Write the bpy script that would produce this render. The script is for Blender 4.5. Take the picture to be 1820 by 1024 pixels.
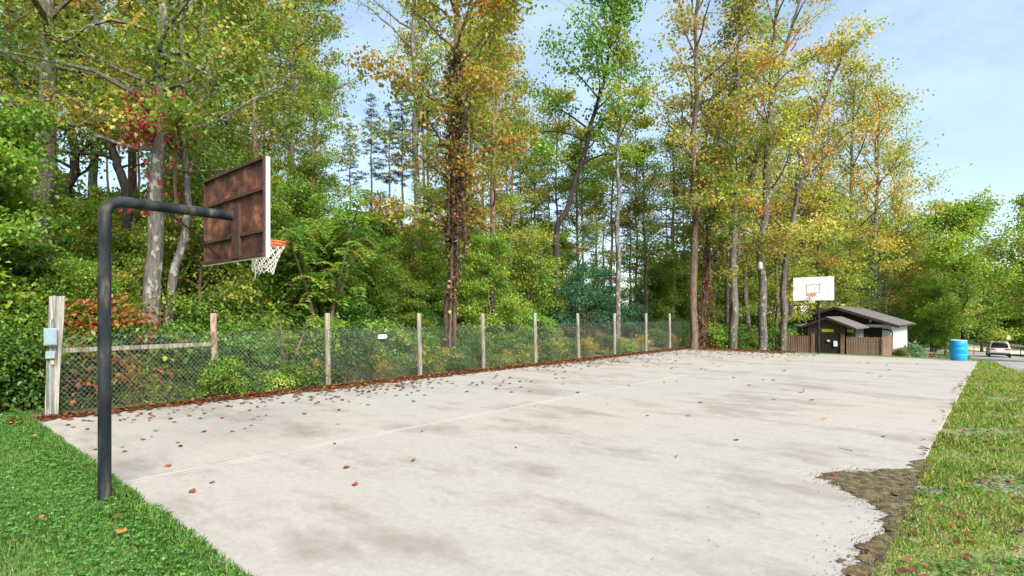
import bpy, math, random
import numpy as np
from mathutils import Vector, Matrix
R = math.radians
sc = bpy.context.scene
col = sc.collection
for o in list(bpy.data.objects): bpy.data.objects.remove(o)

# ------------------------------------------------------------------ camera
# world: X runs along the court, Y across it towards the fence, camera stands at the near right corner
F, HZ, EYE, YAW = 985.0, 557.0, 1.95, R(41.6)
cy, sy = math.cos(YAW), math.sin(YAW)
cam = bpy.data.objects.new('camera', bpy.data.cameras.new('camera'))
col.objects.link(cam)
cam.location = (0, 0, EYE)
cam.rotation_euler = (R(90), 0, YAW - R(90))
cam.data.sensor_width = 36
cam.data.lens = 36 * F / 1820
cam.data.shift_y = (HZ - 512) / 1820
cam.data.clip_start = 0.1
cam.data.clip_end = 3000
sc.camera = cam

# ------------------------------------------------------------------ sky and sun
SUN_EL, SUN_AZ = R(42), R(-112)           # azimuth measured from +X towards +Y (the sun stands to the right, beyond the road)
w = bpy.data.worlds.new('World'); sc.world = w; w.use_nodes = True
nt = w.node_tree; nt.nodes.clear()
def wn(t, **k):
    n = nt.nodes.new(t)
    for a, b in k.items(): setattr(n, a, b)
    return n
out = wn('ShaderNodeOutputWorld'); bg = wn('ShaderNodeBackground')
sky = wn('ShaderNodeTexSky', sky_type='NISHITA')
sky.sun_disc = False; sky.sun_elevation = SUN_EL; sky.sun_rotation = R(90) - SUN_AZ
sky.altitude = 300; sky.air_density = 1.15; sky.dust_density = .4; sky.ozone_density = .7
tc = wn('ShaderNodeTexCoord'); mp = wn('ShaderNodeMapping'); mp.inputs['Scale'].default_value = (1.2, 2.6, 5.5)
mp.inputs['Rotation'].default_value = (0.1, 0.15, 0.5)
no = wn('ShaderNodeTexNoise'); no.inputs['Scale'].default_value = 1.7; no.inputs['Detail'].default_value = 9; no.inputs['Roughness'].default_value = 0.58
rp = wn('ShaderNodeValToRGB'); rp.color_ramp.elements[0].position = .36; rp.color_ramp.elements[1].position = .74
rp.color_ramp.elements[0].color = (.25, .25, .25, 1); rp.color_ramp.elements[1].color = (.85, .85, .85, 1)
mx = wn('ShaderNodeMixRGB'); mx.inputs['Color2'].default_value = (3.5, 4.45, 5.1, 1)
L = nt.links.new
L(tc.outputs['Generated'], mp.inputs['Vector']); L(mp.outputs[0], no.inputs['Vector']); L(no.outputs['Fac'], rp.inputs[0])
L(rp.outputs[0], mx.inputs['Fac']); L(sky.outputs[0], mx.inputs['Color1']); L(mx.outputs[0], bg.inputs['Color'])
bg.inputs['Strength'].default_value = 0.10
L(bg.outputs[0], out.inputs[0])
sun = bpy.data.objects.new('sun', bpy.data.lights.new('sun', 'SUN')); col.objects.link(sun)
sun.data.energy = 4.6; sun.data.angle = R(35); sun.data.color = (1, .95, .86)
sd = Vector((math.cos(SUN_AZ) * math.cos(SUN_EL), math.sin(SUN_AZ) * math.cos(SUN_EL), math.sin(SUN_EL)))
sun.rotation_euler = sd.to_track_quat('Z', 'Y').to_euler(); sun.location = sd * 60
vs = sc.view_settings
vs.view_transform = 'Standard'; vs.look = 'None'; vs.exposure = 1.2; vs.gamma = 1; vs.use_curve_mapping = False
sc.render.engine = 'CYCLES'
sc.cycles.use_denoising = True
sc.cycles.max_bounces = 4; sc.cycles.diffuse_bounces = 3; sc.cycles.adaptive_threshold = .02; sc.cycles.glossy_bounces = 3
sc.cycles.transmission_bounces = 4; sc.cycles.transparent_max_bounces = 6

# ------------------------------------------------------------------ helpers
def at(px, dep):
    """ground position seen in column px of the photograph at a depth in metres"""
    lat = (px - 910) / F * dep
    return sy * lat + cy * dep, -cy * lat + sy * dep
def P(px, py, dep):
    x, y = at(px, dep); return Vector((x, y, EYE + (HZ - py) * dep / F))
def on_y(px, Y):
    t = (px - 910) / F
    return Y * (cy + sy * t) / (sy - cy * t)
def dep_y(px, Y):
    X = on_y(px, Y); return cy * X + sy * Y
def sstep(a, b, v):
    t = np.clip((np.asarray(v, float) - a) / (b - a), 0, 1); return t * t * (3 - 2 * t)
def gz(x, y):
    x = np.asarray(x, float); y = np.asarray(y, float)
    z = -1.45 * sstep(30.6, 43.5, x) - np.clip(x - 43, 0, 130) * .035
    z = z - .22 * sstep(17, 30, x) * (1 - sstep(-.4, .7, y))
    A = 8.2 - 3.5 * sstep(22, 60, x) + 1.0 * sstep(12, -10, x)
    z = z + A * sstep(15.2, 42, y) + .35 * sstep(14.6, 17, y)
    z = z + (np.sin(x * .9 + y * .7) * .05 + np.sin(x * .37 - y * .53) * .12) * sstep(15, 22, y)
    return z
def g(x, y): return float(gz(x, y))

def tag(o, label=None, cat=None, group=None, kind=None):
    if label: o['label'] = label
    if cat: o['category'] = cat
    if group: o['group'] = group
    if kind: o['kind'] = kind
    return o
def empty(name, loc=(0, 0, 0), rz=0.0):
    o = bpy.data.objects.new(name, None); col.objects.link(o)
    o.location = loc; o.rotation_euler = (0, 0, rz); o.empty_display_size = .2
    return o
def link(name, me, parent=None):
    o = bpy.data.objects.new(name, me); col.objects.link(o); o.parent = parent
    return o
def copy_tree(o, parent=None):
    c = o.copy(); col.objects.link(c)
    if parent: c.parent = parent
    for ch in list(o.children): copy_tree(ch, c)
    return c

class MB:
    """collects boxes, tubes and lathes; build() links ONE mesh object"""
    def __init__(s): s.v = []; s.f = []
    def add(s, vs, fs):
        b = len(s.v); s.v += [tuple(p) for p in vs]; s.f += [tuple(b + i for i in q) for q in fs]; return s
    def box(s, lo, hi, M=None):
        x0, y0, z0 = lo; x1, y1, z1 = hi
        vs = [Vector(p) for p in ((x0,y0,z0),(x1,y0,z0),(x1,y1,z0),(x0,y1,z0),(x0,y0,z1),(x1,y0,z1),(x1,y1,z1),(x0,y1,z1))]
        if M: vs = [M @ p for p in vs]
        return s.add(vs, [(0,3,2,1),(4,5,6,7),(0,1,5,4),(1,2,6,5),(2,3,7,6),(3,0,4,7)])
    def tube(s, pts, rad, k=8, cap=True, flat=1.0):
        pts = [Vector(p) for p in pts]; n = len(pts)
        if not hasattr(rad, '__len__'): rad = [rad] * n
        u = None; vs = []; fs = []
        for i, p in enumerate(pts):
            t = (pts[min(i + 1, n - 1)] - pts[max(i - 1, 0)]).normalized()
            if u is None: u = t.orthogonal().normalized()
            u = (u - t * u.dot(t)).normalized(); v = t.cross(u)
            for j in range(k):
                a = 2 * math.pi * j / k
                vs.append(p + (u * math.cos(a) + v * math.sin(a) * flat) * rad[i])
        for i in range(n - 1):
            for j in range(k):
                j2 = (j + 1) % k
                fs.append((i*k+j, i*k+j2, (i+1)*k+j2, (i+1)*k+j))
        if cap: fs += [tuple(range(k))[::-1], tuple((n-1)*k + j for j in range(k))]
        return s.add(vs, fs)
    def lathe(s, prof, c=(0, 0, 0), k=24):
        vs = []; fs = []; n = len(prof)
        for r, z in prof:
            for j in range(k):
                a = 2 * math.pi * j / k; vs.append((c[0] + r * math.cos(a), c[1] + r * math.sin(a), c[2] + z))
        for i in range(n - 1):
            for j in range(k):
                j2 = (j + 1) % k; fs.append((i*k+j, i*k+j2, (i+1)*k+j2, (i+1)*k+j))
        fs += [tuple(range(k))[::-1], tuple((n-1)*k + j for j in range(k))]
        return s.add(vs, fs)
    def ring(s, c, R_, r, axis='z', n=28, k=6):
        vs = []; fs = []
        for i in range(n):
            a = 2 * math.pi * i / n
            for j in range(k):
                b = 2 * math.pi * j / k; q = R_ + r * math.cos(b)
                p = (q * math.cos(a), q * math.sin(a), r * math.sin(b))
                if axis == 'x': p = (p[2], p[0], p[1])
                if axis == 'y': p = (p[0], p[2], p[1])
                vs.append((c[0] + p[0], c[1] + p[1], c[2] + p[2]))
        for i in range(n):
            for j in range(k):
                i2 = (i + 1) % n; j2 = (j + 1) % k
                fs.append((i*k+j, i2*k+j, i2*k+j2, i*k+j2))
        return s.add(vs, fs)
    def mesh(s, name, mat, smooth=False):
        me = bpy.data.meshes.new(name); me.from_pydata(s.v, [], s.f); me.update()
        if mat: me.materials.append(mat)
        if smooth:
            me.shade_smooth()
            me.set_sharp_from_angle(angle=R(40))
        return me
    def build(s, name, mat, parent=None, smooth=False, bevel=0.0):
        o = link(name, s.mesh(name, mat, smooth), parent)
        if bevel:
            m = o.modifiers.new('bevel', 'BEVEL'); m.width = bevel; m.segments = 2; m.limit_method = 'ANGLE'
        return o

def np_mesh(name, V, T, mat, C=None, smooth=False):
    """triangles T over vertices V as a mesh, fast; C colours the vertices"""
    me = bpy.data.meshes.new(name)
    V = np.ascontiguousarray(V, np.float32); T = np.ascontiguousarray(T, np.int32)
    me.vertices.add(len(V)); me.vertices.foreach_set('co', V.ravel())
    me.loops.add(T.size); me.loops.foreach_set('vertex_index', T.ravel())
    me.polygons.add(len(T)); me.polygons.foreach_set('loop_start', np.arange(len(T), dtype=np.int32) * T.shape[1])
    if C is not None:
        a = me.attributes.new('Col', 'FLOAT_COLOR', 'POINT')
        a.data.foreach_set('color', np.hstack([C, np.ones((len(C), 1))]).astype(np.float32).ravel())
    me.update(calc_edges=True)
    if smooth: me.shade_smooth()
    me.materials.append(mat)
    return me

# ------------------------------------------------------------------ materials
def newmat(name):
    m = bpy.data.materials.new(name); m.use_nodes = True; n = m.node_tree; n.nodes.clear()
    o = n.nodes.new('ShaderNodeOutputMaterial'); p = n.nodes.new('ShaderNodeBsdfPrincipled')
    n.links.new(p.outputs[0], o.inputs[0]); return m, n, p, o
def nz(n, scale, detail=5, rough=.55, stretch=(1, 1, 1), coord='Object', dist=0.0):
    t = n.nodes.new('ShaderNodeTexCoord'); mp = n.nodes.new('ShaderNodeMapping'); mp.inputs['Scale'].default_value = stretch
    q = n.nodes.new('ShaderNodeTexNoise'); q.inputs['Scale'].default_value = scale; q.inputs['Detail'].default_value = detail
    q.inputs['Roughness'].default_value = rough; q.inputs['Distortion'].default_value = dist
    n.links.new(t.outputs[coord], mp.inputs[0]); n.links.new(mp.outputs[0], q.inputs['Vector']); return q.outputs['Fac']
def ramp(n, src, stops):
    r = n.nodes.new('ShaderNodeValToRGB'); e = r.color_ramp.elements
    while len(e) < len(stops): e.new(.5)
    for i, (p, c) in enumerate(stops):
        e[i].position = p; e[i].color = (*c, 1) if len(c) == 3 else c
    n.links.new(src, r.inputs[0]); return r.outputs[0]
def mixc(n, fac, a, b, mode='MIX'):
    m = n.nodes.new('ShaderNodeMixRGB'); m.blend_type = mode
    for i, v in ((0, fac), (1, a), (2, b)):
        if isinstance(v, (int, float)): m.inputs[i].default_value = v
        elif isinstance(v, tuple): m.inputs[i].default_value = (*v, 1)
        else: n.links.new(v, m.inputs[i])
    return m.outputs[0]
def bump(n, p, src, strength=.4, dist=.01):
    b = n.nodes.new('ShaderNodeBump'); b.inputs['Strength'].default_value = strength; b.inputs['Distance'].default_value = dist
    n.links.new(src, b.inputs['Height']); n.links.new(b.outputs[0], p.inputs['Normal'])
def pmat(name, stops, scale=4, rough=.7, stretch=(1, 1, 1), bmp=0.0, bd=.01, metal=0.0, detail=6, coord='Object', spec=.4):
    m, n, p, o = newmat(name)
    f = nz(n, scale, detail, .6, stretch, coord)
    if len(stops) == 1: stops = [(.3, tuple(c * .88 for c in stops[0])), (.7, stops[0])]
    n.links.new(ramp(n, f, stops), p.inputs['Base Color'])
    p.inputs['Roughness'].default_value = rough; p.inputs['Metallic'].default_value = metal; p.inputs['Specular IOR Level'].default_value = spec
    if bmp: bump(n, p, f, bmp, bd)
    return m

def leafmat(name, trans=.48, jitter=.25):
    m, n, p, o = newmat(name)
    a = n.nodes.new('ShaderNodeAttribute'); a.attribute_name = 'Col'
    oi = n.nodes.new('ShaderNodeObjectInfo')
    hs = n.nodes.new('ShaderNodeHueSaturation')
    mr = n.nodes.new('ShaderNodeMapRange'); mr.inputs[3].default_value = 1 - jitter; mr.inputs[4].default_value = 1 + jitter
    n.links.new(oi.outputs['Random'], mr.inputs[0]); n.links.new(mr.outputs[0], hs.inputs['Value'])
    mh = n.nodes.new('ShaderNodeMapRange'); mh.inputs[3].default_value = .485; mh.inputs[4].default_value = .512
    mm = n.nodes.new('ShaderNodeMath'); mm.operation = 'FRACT'; mu = n.nodes.new('ShaderNodeMath'); mu.operation = 'MULTIPLY'; mu.inputs[1].default_value = 7.31
    n.links.new(oi.outputs['Random'], mu.inputs[0]); n.links.new(mu.outputs[0], mm.inputs[0]); n.links.new(mm.outputs[0], mh.inputs[0])
    n.links.new(mh.outputs[0], hs.inputs['Hue'])
    n.links.new(a.outputs['Color'], hs.inputs['Color'])
    n.nodes.remove(p); df = n.nodes.new('ShaderNodeBsdfDiffuse'); gl = n.nodes.new('ShaderNodeBsdfGlossy'); gl.inputs['Roughness'].default_value = .45; gl.inputs['Color'].default_value = (.8, .85, .8, 1)
    p = n.nodes.new('ShaderNodeMixShader'); p.inputs[0].default_value = .045
    n.links.new(hs.outputs[0], df.inputs['Color']); n.links.new(df.outputs[0], p.inputs[1]); n.links.new(gl.outputs[0], p.inputs[2])
    t = n.nodes.new('ShaderNodeBsdfTranslucent')
    tcn = mixc(n, 1.0, hs.outputs[0], (1.5, 1.4, .7), 'MULTIPLY'); n.links.new(tcn, t.inputs['Color'])
    ms = n.nodes.new('ShaderNodeMixShader'); ms.inputs[0].default_value = trans
    n.links.new(p.outputs[0], ms.inputs[1]); n.links.new(t.outputs[0], ms.inputs[2]); n.links.new(ms.outputs[0], o.inputs[0])
    return m

def concrete():
    m, n, p, o = newmat('concrete')
    big = nz(n, .6, 10, .70, (1.3, .62, 1))
    streak = nz(n, 2.2, 10, .75, (1.3, .5, 1))
    fine = nz(n, 13, 10, .85)
    grit = nz(n, 160, 3, .6)
    tone = nz(n, .12, 2, .5)
    base = ramp(n, tone, [(.40, (.315, .303, .286)), (.60, (.345, .308, .270))])
    s1 = ramp(n, big, [(.50, (0, 0, 0)), (.62, (1, 1, 1))])
    s2 = ramp(n, streak, [(.50, (0, 0, 0)), (.70, (1, 1, 1))])
    st = mixc(n, .5, s1, s2, 'ADD')
    stain = mixc(n, ramp(n, nz(n, 2.2, 4), [(.4, (0, 0, 0)), (.6, (1, 1, 1))]), (.165, .132, .098), (.178, .158, .138))
    c = mixc(n, mixc(n, 1.0, st, (.66, .66, .66), 'MULTIPLY'), base, stain)
    c = mixc(n, ramp(n, fine, [(.40, (.0, .0, .0)), (.66, (.7, .7, .7))]), c, (.225, .205, .182))
    c = mixc(n, ramp(n, grit, [(.58, (0, 0, 0)), (.68, (.5, .5, .5))]), c, (.15, .135, .12))
    n.links.new(c, p.inputs['Base Color']); p.inputs['Roughness'].default_value = .85; p.inputs['Specular IOR Level'].default_value = .25
    h = mixc(n, .5, fine, grit, 'ADD'); bump(n, p, h, .25, .004)
    return m

def bark(name, a, b, lich=None, la=.5, scale=6.0):
    m, n, p, o = newmat(name)
    f = nz(n, scale, 8, .65, (2.2, 2.2, .35), dist=.4)
    c = ramp(n, f, [(.36, a), (.62, b)])
    if lich:
        q = nz(n, 7, 6, .7, (1, 1, .55)); c = mixc(n, ramp(n, q, [(la, (0, 0, 0)), (la + .05, (.9, .9, .9))]), c, lich)
    n.links.new(c, p.inputs['Base Color']); p.inputs['Roughness'].default_value = .9; p.inputs['Specular IOR Level'].default_value = .2
    bump(n, p, f, .9, .03)
    return m

M = {}
M['leaf'] = leafmat('leaf'); M['leafs'] = leafmat('shrub_leaf', .45, .3); M['dead'] = leafmat('dead_leaf', .12, .35)
M['grass'] = leafmat('grass_blade', .35, .0)
M['needle'] = leafmat('needle', .2, .2)
M['concrete'] = concrete()
M['joint'] = pmat('joint_dirt', [(.3, (.10, .085, .07)), (.7, (.2, .18, .16))], 9, .95)
M['bark_grey'] = bark('bark_grey', (.065, .053, .042), (.155, .132, .110), (.29, .28, .25), .57)
M['bark_pale'] = bark('bark_pale', (.06, .05, .042), (.135, .12, .104), (.27, .262, .235), .54, 9)
M['bark_dark'] = bark('bark_dark', (.018, .015, .013), (.055, .045, .038))
M['bark_brown'] = bark('bark_brown', (.07, .045, .03), (.19, .135, .10), (.30, .27, .23), .62)
M['bark_vine'] = bark('bark_vine', (.05, .034, .025), (.13, .088, .066))
M['wood_post'] = pmat('weathered_post', [(.36, (.11, .092, .062)), (.5, (.22, .195, .145)), (.64, (.32, .295, .235))], 5, .9, (6, 6, .4), .6, .01)
M['wood_grey'] = pmat('grey_timber', [(.38, (.10, .09, .072)), (.5, (.23, .212, .182)), (.62, (.33, .31, .275))], 4, .9, (7, 7, .35), .6, .012)
M['wire'] = pmat('galvanised_wire', [(.3, (.07, .073, .07)), (.7, (.15, .155, .148))], 20, .6, metal=.0)
M['elec'] = pmat('grey_enamel', [(.3, (.16, .21, .25)), (.7, (.22, .28, .32))], 12, .45)
M['pipe'] = pmat('black_pipe', [(.40, (.005, .007, .009)), (.50, (.014, .018, .021)), (.57, (.026, .028, .028)), (.66, (.085, .074, .060))], 2.6, .74, (2.5, 2.5, .6), .2, .004, spec=.22)
M['boardback'] = pmat('rusted_board', [(.34, (.020, .009, .007)), (.46, (.070, .022, .012)), (.56, (.135, .044, .022)), (.68, (.27, .11, .055))], 5, .88, (1, .7, 1.0), .35, .006)
M['batten'] = pmat('rusted_batten', [(.3, (.025, .012, .009)), (.6, (.07, .03, .02)), (.8, (.16, .08, .05))], 9, .8, (1, 1, 1), .3, .004)
M['boardwhite'] = pmat('worn_white_paint', [(.25, (.42, .40, .36)), (.42, (.66, .65, .61)), (.6, (.74, .73, .70))], 5, .6, (1, 1, 1), .12, .002)
M['rim'] = pmat('orange_paint', [(.3, (.42, .07, .02)), (.6, (.72, .15, .045))], 14, .5)
M['net'] = pmat('net_cord', [(.3, (.58, .55, .49)), (.7, (.78, .76, .70))], 30, .9)
M['faded'] = pmat('faded_line', [(.3, (.10, .10, .10)), (.7, (.35, .34, .33))], 9, .7)
M['black'] = pmat('black_line', [(.012, .012, .013)], 8, .6)
M['white'] = pmat('white_paint', [(.3, (.66, .66, .64)), (.7, (.78, .78, .76))], 6, .6)
M['blue'] = pmat('blue_plastic', [(.3, (.004, .24, .52)), (.7, (.006, .30, .62))], 3, .38, (1, 1, .6), .04, .003)
M['lid'] = pmat('pale_lid', [(.35, .48, .58)], 8, .5)
M['asphalt'] = pmat('asphalt', [(.3, (.15, .148, .145)), (.7, (.25, .245, .235))], 2.2, .9, (1, 1, 1), .3, .006)
M['dirt'] = pmat('dirt_gravel', [(.34, (.026, .017, .009)), (.45, (.058, .042, .018)), (.56, (.095, .074, .026)), (.70, (.15, .115, .06))], 9, .95, (1, 1, 1), .45, .008)
M['sand'] = pmat('pale_gravel', [(.3, (.38, .31, .20)), (.7, (.50, .44, .34))], .6, .95)
M['stone'] = pmat('pebble', [(.3, (.08, .068, .055)), (.5, (.16, .145, .125)), (.75, (.30, .28, .26))], 18, .9)
M['soil'] = pmat('forest_floor', [(.3, (.028, .022, .012)), (.5, (.055, .05, .02)), (.65, (.10, .06, .03))], 1.3, .95, (1, 1, 1), .6, .03)
M['wall'] = pmat('white_block', [(.3, (.60, .59, .55)), (.7, (.72, .71, .68))], 3, .8, (1, 1, 1), .15, .005)
M['brown'] = pmat('brown_board', [(.3, (.016, .009, .007)), (.7, (.034, .020, .015))], 4, .75, (6, 6, .4), .2, .004)
M['fencewood'] = pmat('fence_board', [(.36, (.07, .036, .022)), (.5, (.16, .09, .06)), (.64, (.27, .18, .13))], 3.5, .9, (6, 6, .5), .4, .006)
M['porchwood'] = pmat('porch_board', [(.38, (.035, .018, .012)), (.5, (.07, .038, .026)), (.62, (.12, .075, .052))], 3.5, .85, (6, 6, .5), .3, .005)
M['shingle'] = pmat('shingle', [(.3, (.055, .047, .045)), (.6, (.14, .125, .118)), (.75, (.24, .21, .20))], 16, .9, (1, 1.6, 1), .5, .01)
M['stonepink'] = pmat('pillar_stone', [(.35, (.20, .125, .095)), (.65, (.36, .26, .21))], 5, .9, (1, 1, 1), .5, .01)
M['yellow'] = pmat('yellow_sign', [(.62, .56, .03)], 5, .5)
M['carpaint'] = pmat('silver_paint', [(.56, .55, .54)], 3, .32, metal=.15)
M['carglass'] = pmat('dark_glass', [(.012, .014, .016)], 3, .12)
M['tyre'] = pmat('tyre', [(.015, .015, .016)], 8, .85)
M['tail'] = pmat('tail_light', [(.45, .015, .02)], 8, .25)
M['chrome'] = pmat('wheel_metal', [(.4, .4, .41)], 8, .35, metal=.8)

# ------------------------------------------------------------------ ground, road, court
rs = np.random.default_rng(7)
def lerp_axis(parts):
    a = []
    for lo, hi, st in parts: a += list(np.arange(lo, hi, st))
    return np.array(a + [parts[-1][1]])
XS = lerp_axis([(-160, -20, 14), (-20, 46, 1.0), (46, 120, 2.5), (120, 420, 20)])
YS = lerp_axis([(-260, -20, 16), (-20, -4, 2), (-4, 4, .4), (4, 12, 1.5), (12, 48, 1.0), (48, 320, 16)])
gx, gy = np.meshgrid(XS, YS, indexing='ij')
gv = np.stack([gx, gy, gz(gx, gy) - .05], -1).reshape(-1, 3)
ii, jj = np.meshgrid(np.arange(len(XS) - 1), np.arange(len(YS) - 1), indexing='ij')
q = (ii * len(YS) + jj).ravel(); n1 = len(YS)
T = np.concatenate([np.stack([q, q + n1, q + n1 + 1], 1), np.stack([q, q + n1 + 1, q + 1], 1)])
def ground_mat():
    m, n, p, o = newmat('ground')
    f = nz(n, .9, 7, .65); f2 = nz(n, 7, 5, .6)
    grass = ramp(n, f2, [(.3, (.035, .075, .012)), (.6, (.075, .13, .022)), (.8, (.14, .15, .045))])
    floor = ramp(n, f, [(.3, (.04, .04, .016)), (.5, (.08, .095, .025)), (.65, (.15, .10, .045))])
    g_ = n.nodes.new('ShaderNodeNewGeometry'); sp = n.nodes.new('ShaderNodeSeparateXYZ'); n.links.new(g_.outputs['Position'], sp.inputs[0])
    mr = n.nodes.new('ShaderNodeMapRange'); mr.inputs[1].default_value = 13.0; mr.inputs[2].default_value = 15.0
    n.links.new(sp.outputs['Y'], mr.inputs[0])
    n.links.new(mixc(n, mr.outputs[0], grass, floor), p.inputs['Base Color']); p.inputs['Roughness'].default_value = .95
    bump(n, p, f2, .6, .02); return m
tag(link('ground', np_mesh('ground', gv, T, ground_mat(), smooth=True)), kind='structure')

SX0, SX1, SY0, SY1, SEAM, CROSS = 1.72, 29.55, .80, 13.25, 7.52, 16.2
base = MB().box((SX0 + .015, SY0 + .015, -.14), (SX1 - .015, SY1 - .015, -.012)).build('court_slab', M['joint'])
tag(base, 'long pale concrete basketball court slab', kind='structure')
def slab_panel(x0, x1, y0, y1):
    """a concrete panel with slightly crumbled edges"""
    bd = []
    def edge(ax, ay, bx, by, amp):
        n = max(4, int(math.hypot(bx - ax, by - ay) / .18)); nx, ny = (by - ay), -(bx - ax); l = math.hypot(nx, ny)
        for i in range(n):
            t = i / n; d = amp * (rs.random() - .6) if i else 0
            bd.append((ax + (bx - ax) * t + nx / l * d, ay + (by - ay) * t + ny / l * d))
    e = .03; s_ = .004
    edge(x0, y0, x1, y0, e if y0 == SY0 else s_); edge(x1, y0, x1, y1, e if x1 == SX1 else s_)
    edge(x1, y1, x0, y1, e if y1 == SY1 else s_); edge(x0, y1, x0, y0, e if x0 == SX0 else s_)
    n = len(bd); cx, cy_ = (x0 + x1) / 2, (y0 + y1) / 2
    ins = [(cx + (x - cx) * (1 - .012 / (x1 - x0) * 2), cy_ + (y - cy_) * (1 - .012 / (y1 - y0) * 2)) for x, y in bd]
    b = MB()
    vs = [(x, y, -.13) for x, y in bd] + [(x, y, -.010) for x, y in bd] + [(x, y, 0) for x, y in ins]
    fs = [tuple(range(2 * n, 3 * n))]
    for i in range(n):
        j = (i + 1) % n; fs += [(i, j, n + j, n + i), (n + i, n + j, 2 * n + j, 2 * n + i)]
    b.add(vs, fs); return b.build('slab_panel', M['concrete'], base)
gp = .006
for (a, b_, c, d) in ((SX0, CROSS - gp, SY0, SEAM - gp), (CROSS + gp, SX1, SY0, SEAM - gp), (SX0, CROSS - gp, SEAM + gp, SY1), (CROSS + gp, SX1, SEAM + gp, SY1)):
    slab_panel(a, b_, c, d)
# trowelled pale margin along the joint, laid proud of the panel
mb = MB(); n = 90
for i in range(n):
    x0 = SX0 + .05 + (SX1 - SX0 - .1) * i / n; x1 = SX0 + .05 + (SX1 - SX0 - .1) * (i + 1) / n
    if i == 0: wprev = .11
    w1 = .085 + .05 * rs.random()
    mb.add([(x0, SEAM + .018, .004), (x1, SEAM + .018, .004), (x1, SEAM + w1, .004), (x0, SEAM + wprev, .004)], [(0, 1, 2, 3)]); wprev = w1
mb.build('joint_margin', pmat('pale_margin', [(.3, (.27, .265, .255)), (.7, (.37, .36, .345))], 1.1, .85), base)

# road: left edge read off the photograph, 4.5 m wide
RE = [(-60, -9), (0, -3.2), (25, -.75), (33, .45), (49, 1.5), (66, 2.3), (82, 3.2), (100, 6.5), (118, 14), (132, 28), (140, 50)]
def catmull(pts, k=8):
    o = []; pts = [Vector((*p, 0)) if len(p) == 2 else Vector(p) for p in pts]
    for i in range(len(pts) - 1):
        a, b, c, d = pts[max(i - 1, 0)], pts[i], pts[i + 1], pts[min(i + 2, len(pts) - 1)]
        for j in range(k):
            t = j / k; o.append(.5 * ((2 * b) + (c - a) * t + (2 * a - 5 * b + 4 * c - d) * t * t + (3 * b - a - 3 * c + d) * t ** 3))
    return o + [pts[-1]]
rl = catmull(RE, 8); V = []; FQ = []
for i, p in enumerate(rl):
    t = (rl[min(i + 1, len(rl) - 1)] - rl[max(i - 1, 0)]).normalized(); nrm = Vector((t.y, -t.x, 0))
    for k in range(4):
        qp = p + nrm * (4.5 * k / 3); V.append((qp.x, qp.y, max(g(qp.x, qp.y), g(p.x, p.y) - .02) - (.012 if k else .035)))
for i in range(len(rl) - 1):
    for k in range(3): FQ.append((i * 4 + k, i * 4 + k + 1, i * 4 + k + 5, i * 4 + k + 4))
tag(MB().add(V, FQ).build('road', M['asphalt'], smooth=True), kind='structure')
# sunlit pale gravel verge past the bend
gl = [(104, -14), (140, -16), (168, 10), (160, 40), (140, 24), (124, 8), (112, 2.4), (98, 0.5)]
gm = MB(); gm.add([(x, y, g(x, y) + .012) for x, y in gl], [tuple(range(len(gl)))])
tag(gm.build('gravel_verge', M['sand']), kind='structure')
bk = MB()
bk.add([(x, -2.6 - (x - 50) * .01 - k * 1.6, g(x, 0) + (.02, .5, .75)[k]) for x in (50, 60, 72, 84, 97) for k in range(3)],
       [(i * 3 + k, i * 3 + k + 1, i * 3 + k + 4, i * 3 + k + 3) for i in range(4) for k in range(2)])
tag(bk.build('road_bank', M['soil'], smooth=True), kind='structure')

# dirt washed over the right edge of the slab
dp = [(1640, 812), (1600, 832), (1545, 836), (1500, 838), (1470, 841), (1455, 846), (1480, 862), (1505, 875), (1532, 886), (1556, 904), (1572, 922), (1570, 940), (1548, 957), (1522, 978), (1508, 1000), (1500, 1030), (1490, 1090), (1480, 1180)]
poly = []
for px, py in dp:
    d_ = EYE * F / (py - HZ); poly.append(at(px, d_))
poly += [(poly[-1][0], SY0 - .07), ((poly[-1][0] + poly[0][0]) / 2, SY0 - .09), (poly[0][0] + .5, SY0 - .05)]
pv = catmull([(x, y) for x, y in poly], 9)
pg = [(p.x, p.y) for p in pv]
def inside(x, y, pg):
    r_ = np.zeros(len(x), bool); n = len(pg)
    for i in range(n):
        x0, y0 = pg[i]; x1, y1 = pg[(i + 1) % n]
        if y0 == y1: continue
        c = ((y0 > y) != (y1 > y)) & (x < (x1 - x0) * (y - y0) / (y1 - y0) + x0); r_ ^= c
    return r_
def edge_dist(x, y, pg):
    d = np.full(len(x), 9.0)
    for i in range(len(pg)):
        ax, ay = pg[i]; bx, by = pg[(i + 1) % len(pg)]; l2 = (bx - ax) ** 2 + (by - ay) ** 2 + 1e-9; t = np.clip(((x - ax) * (bx - ax) + (y - ay) * (by - ay)) / l2, 0, 1)
        d = np.minimum(d, np.hypot(x - ax - t * (bx - ax), y - ay - t * (by - ay)))
    return d
stp = .022; px_ = np.arange(2.2, 9.2, stp); py_ = np.arange(SY0 - .1, SY0 + 1.7, stp); DX, DY = np.meshgrid(px_, py_, indexing='ij'); sh_ = DX.shape
dx, dy = DX.ravel() + rs.normal(0, .004, DX.size), DY.ravel() + rs.normal(0, .004, DX.size)
sd_ = edge_dist(dx, dy, pg) * np.where(inside(dx, dy, pg), 1, -1)
rag = .045 * np.sin(dx * 9 + 2 * np.sin(dy * 7)) * np.sin(dy * 11 + 1.3) + .03 * np.sin(dx * 23 + dy * 17) + rs.normal(0, .012, dx.size)
f_ = sd_ + rag; keep = (f_ > 0).reshape(sh_)
zz = .0035 + .012 * np.clip(f_ / .25, 0, 1) + rs.random(dx.size) * .007 * np.clip(f_ / .05, 0, 1)
idx = np.arange(dx.size).reshape(sh_); cell = keep[:-1, :-1] & keep[1:, :-1] & keep[1:, 1:] & keep[:-1, 1:]
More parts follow.
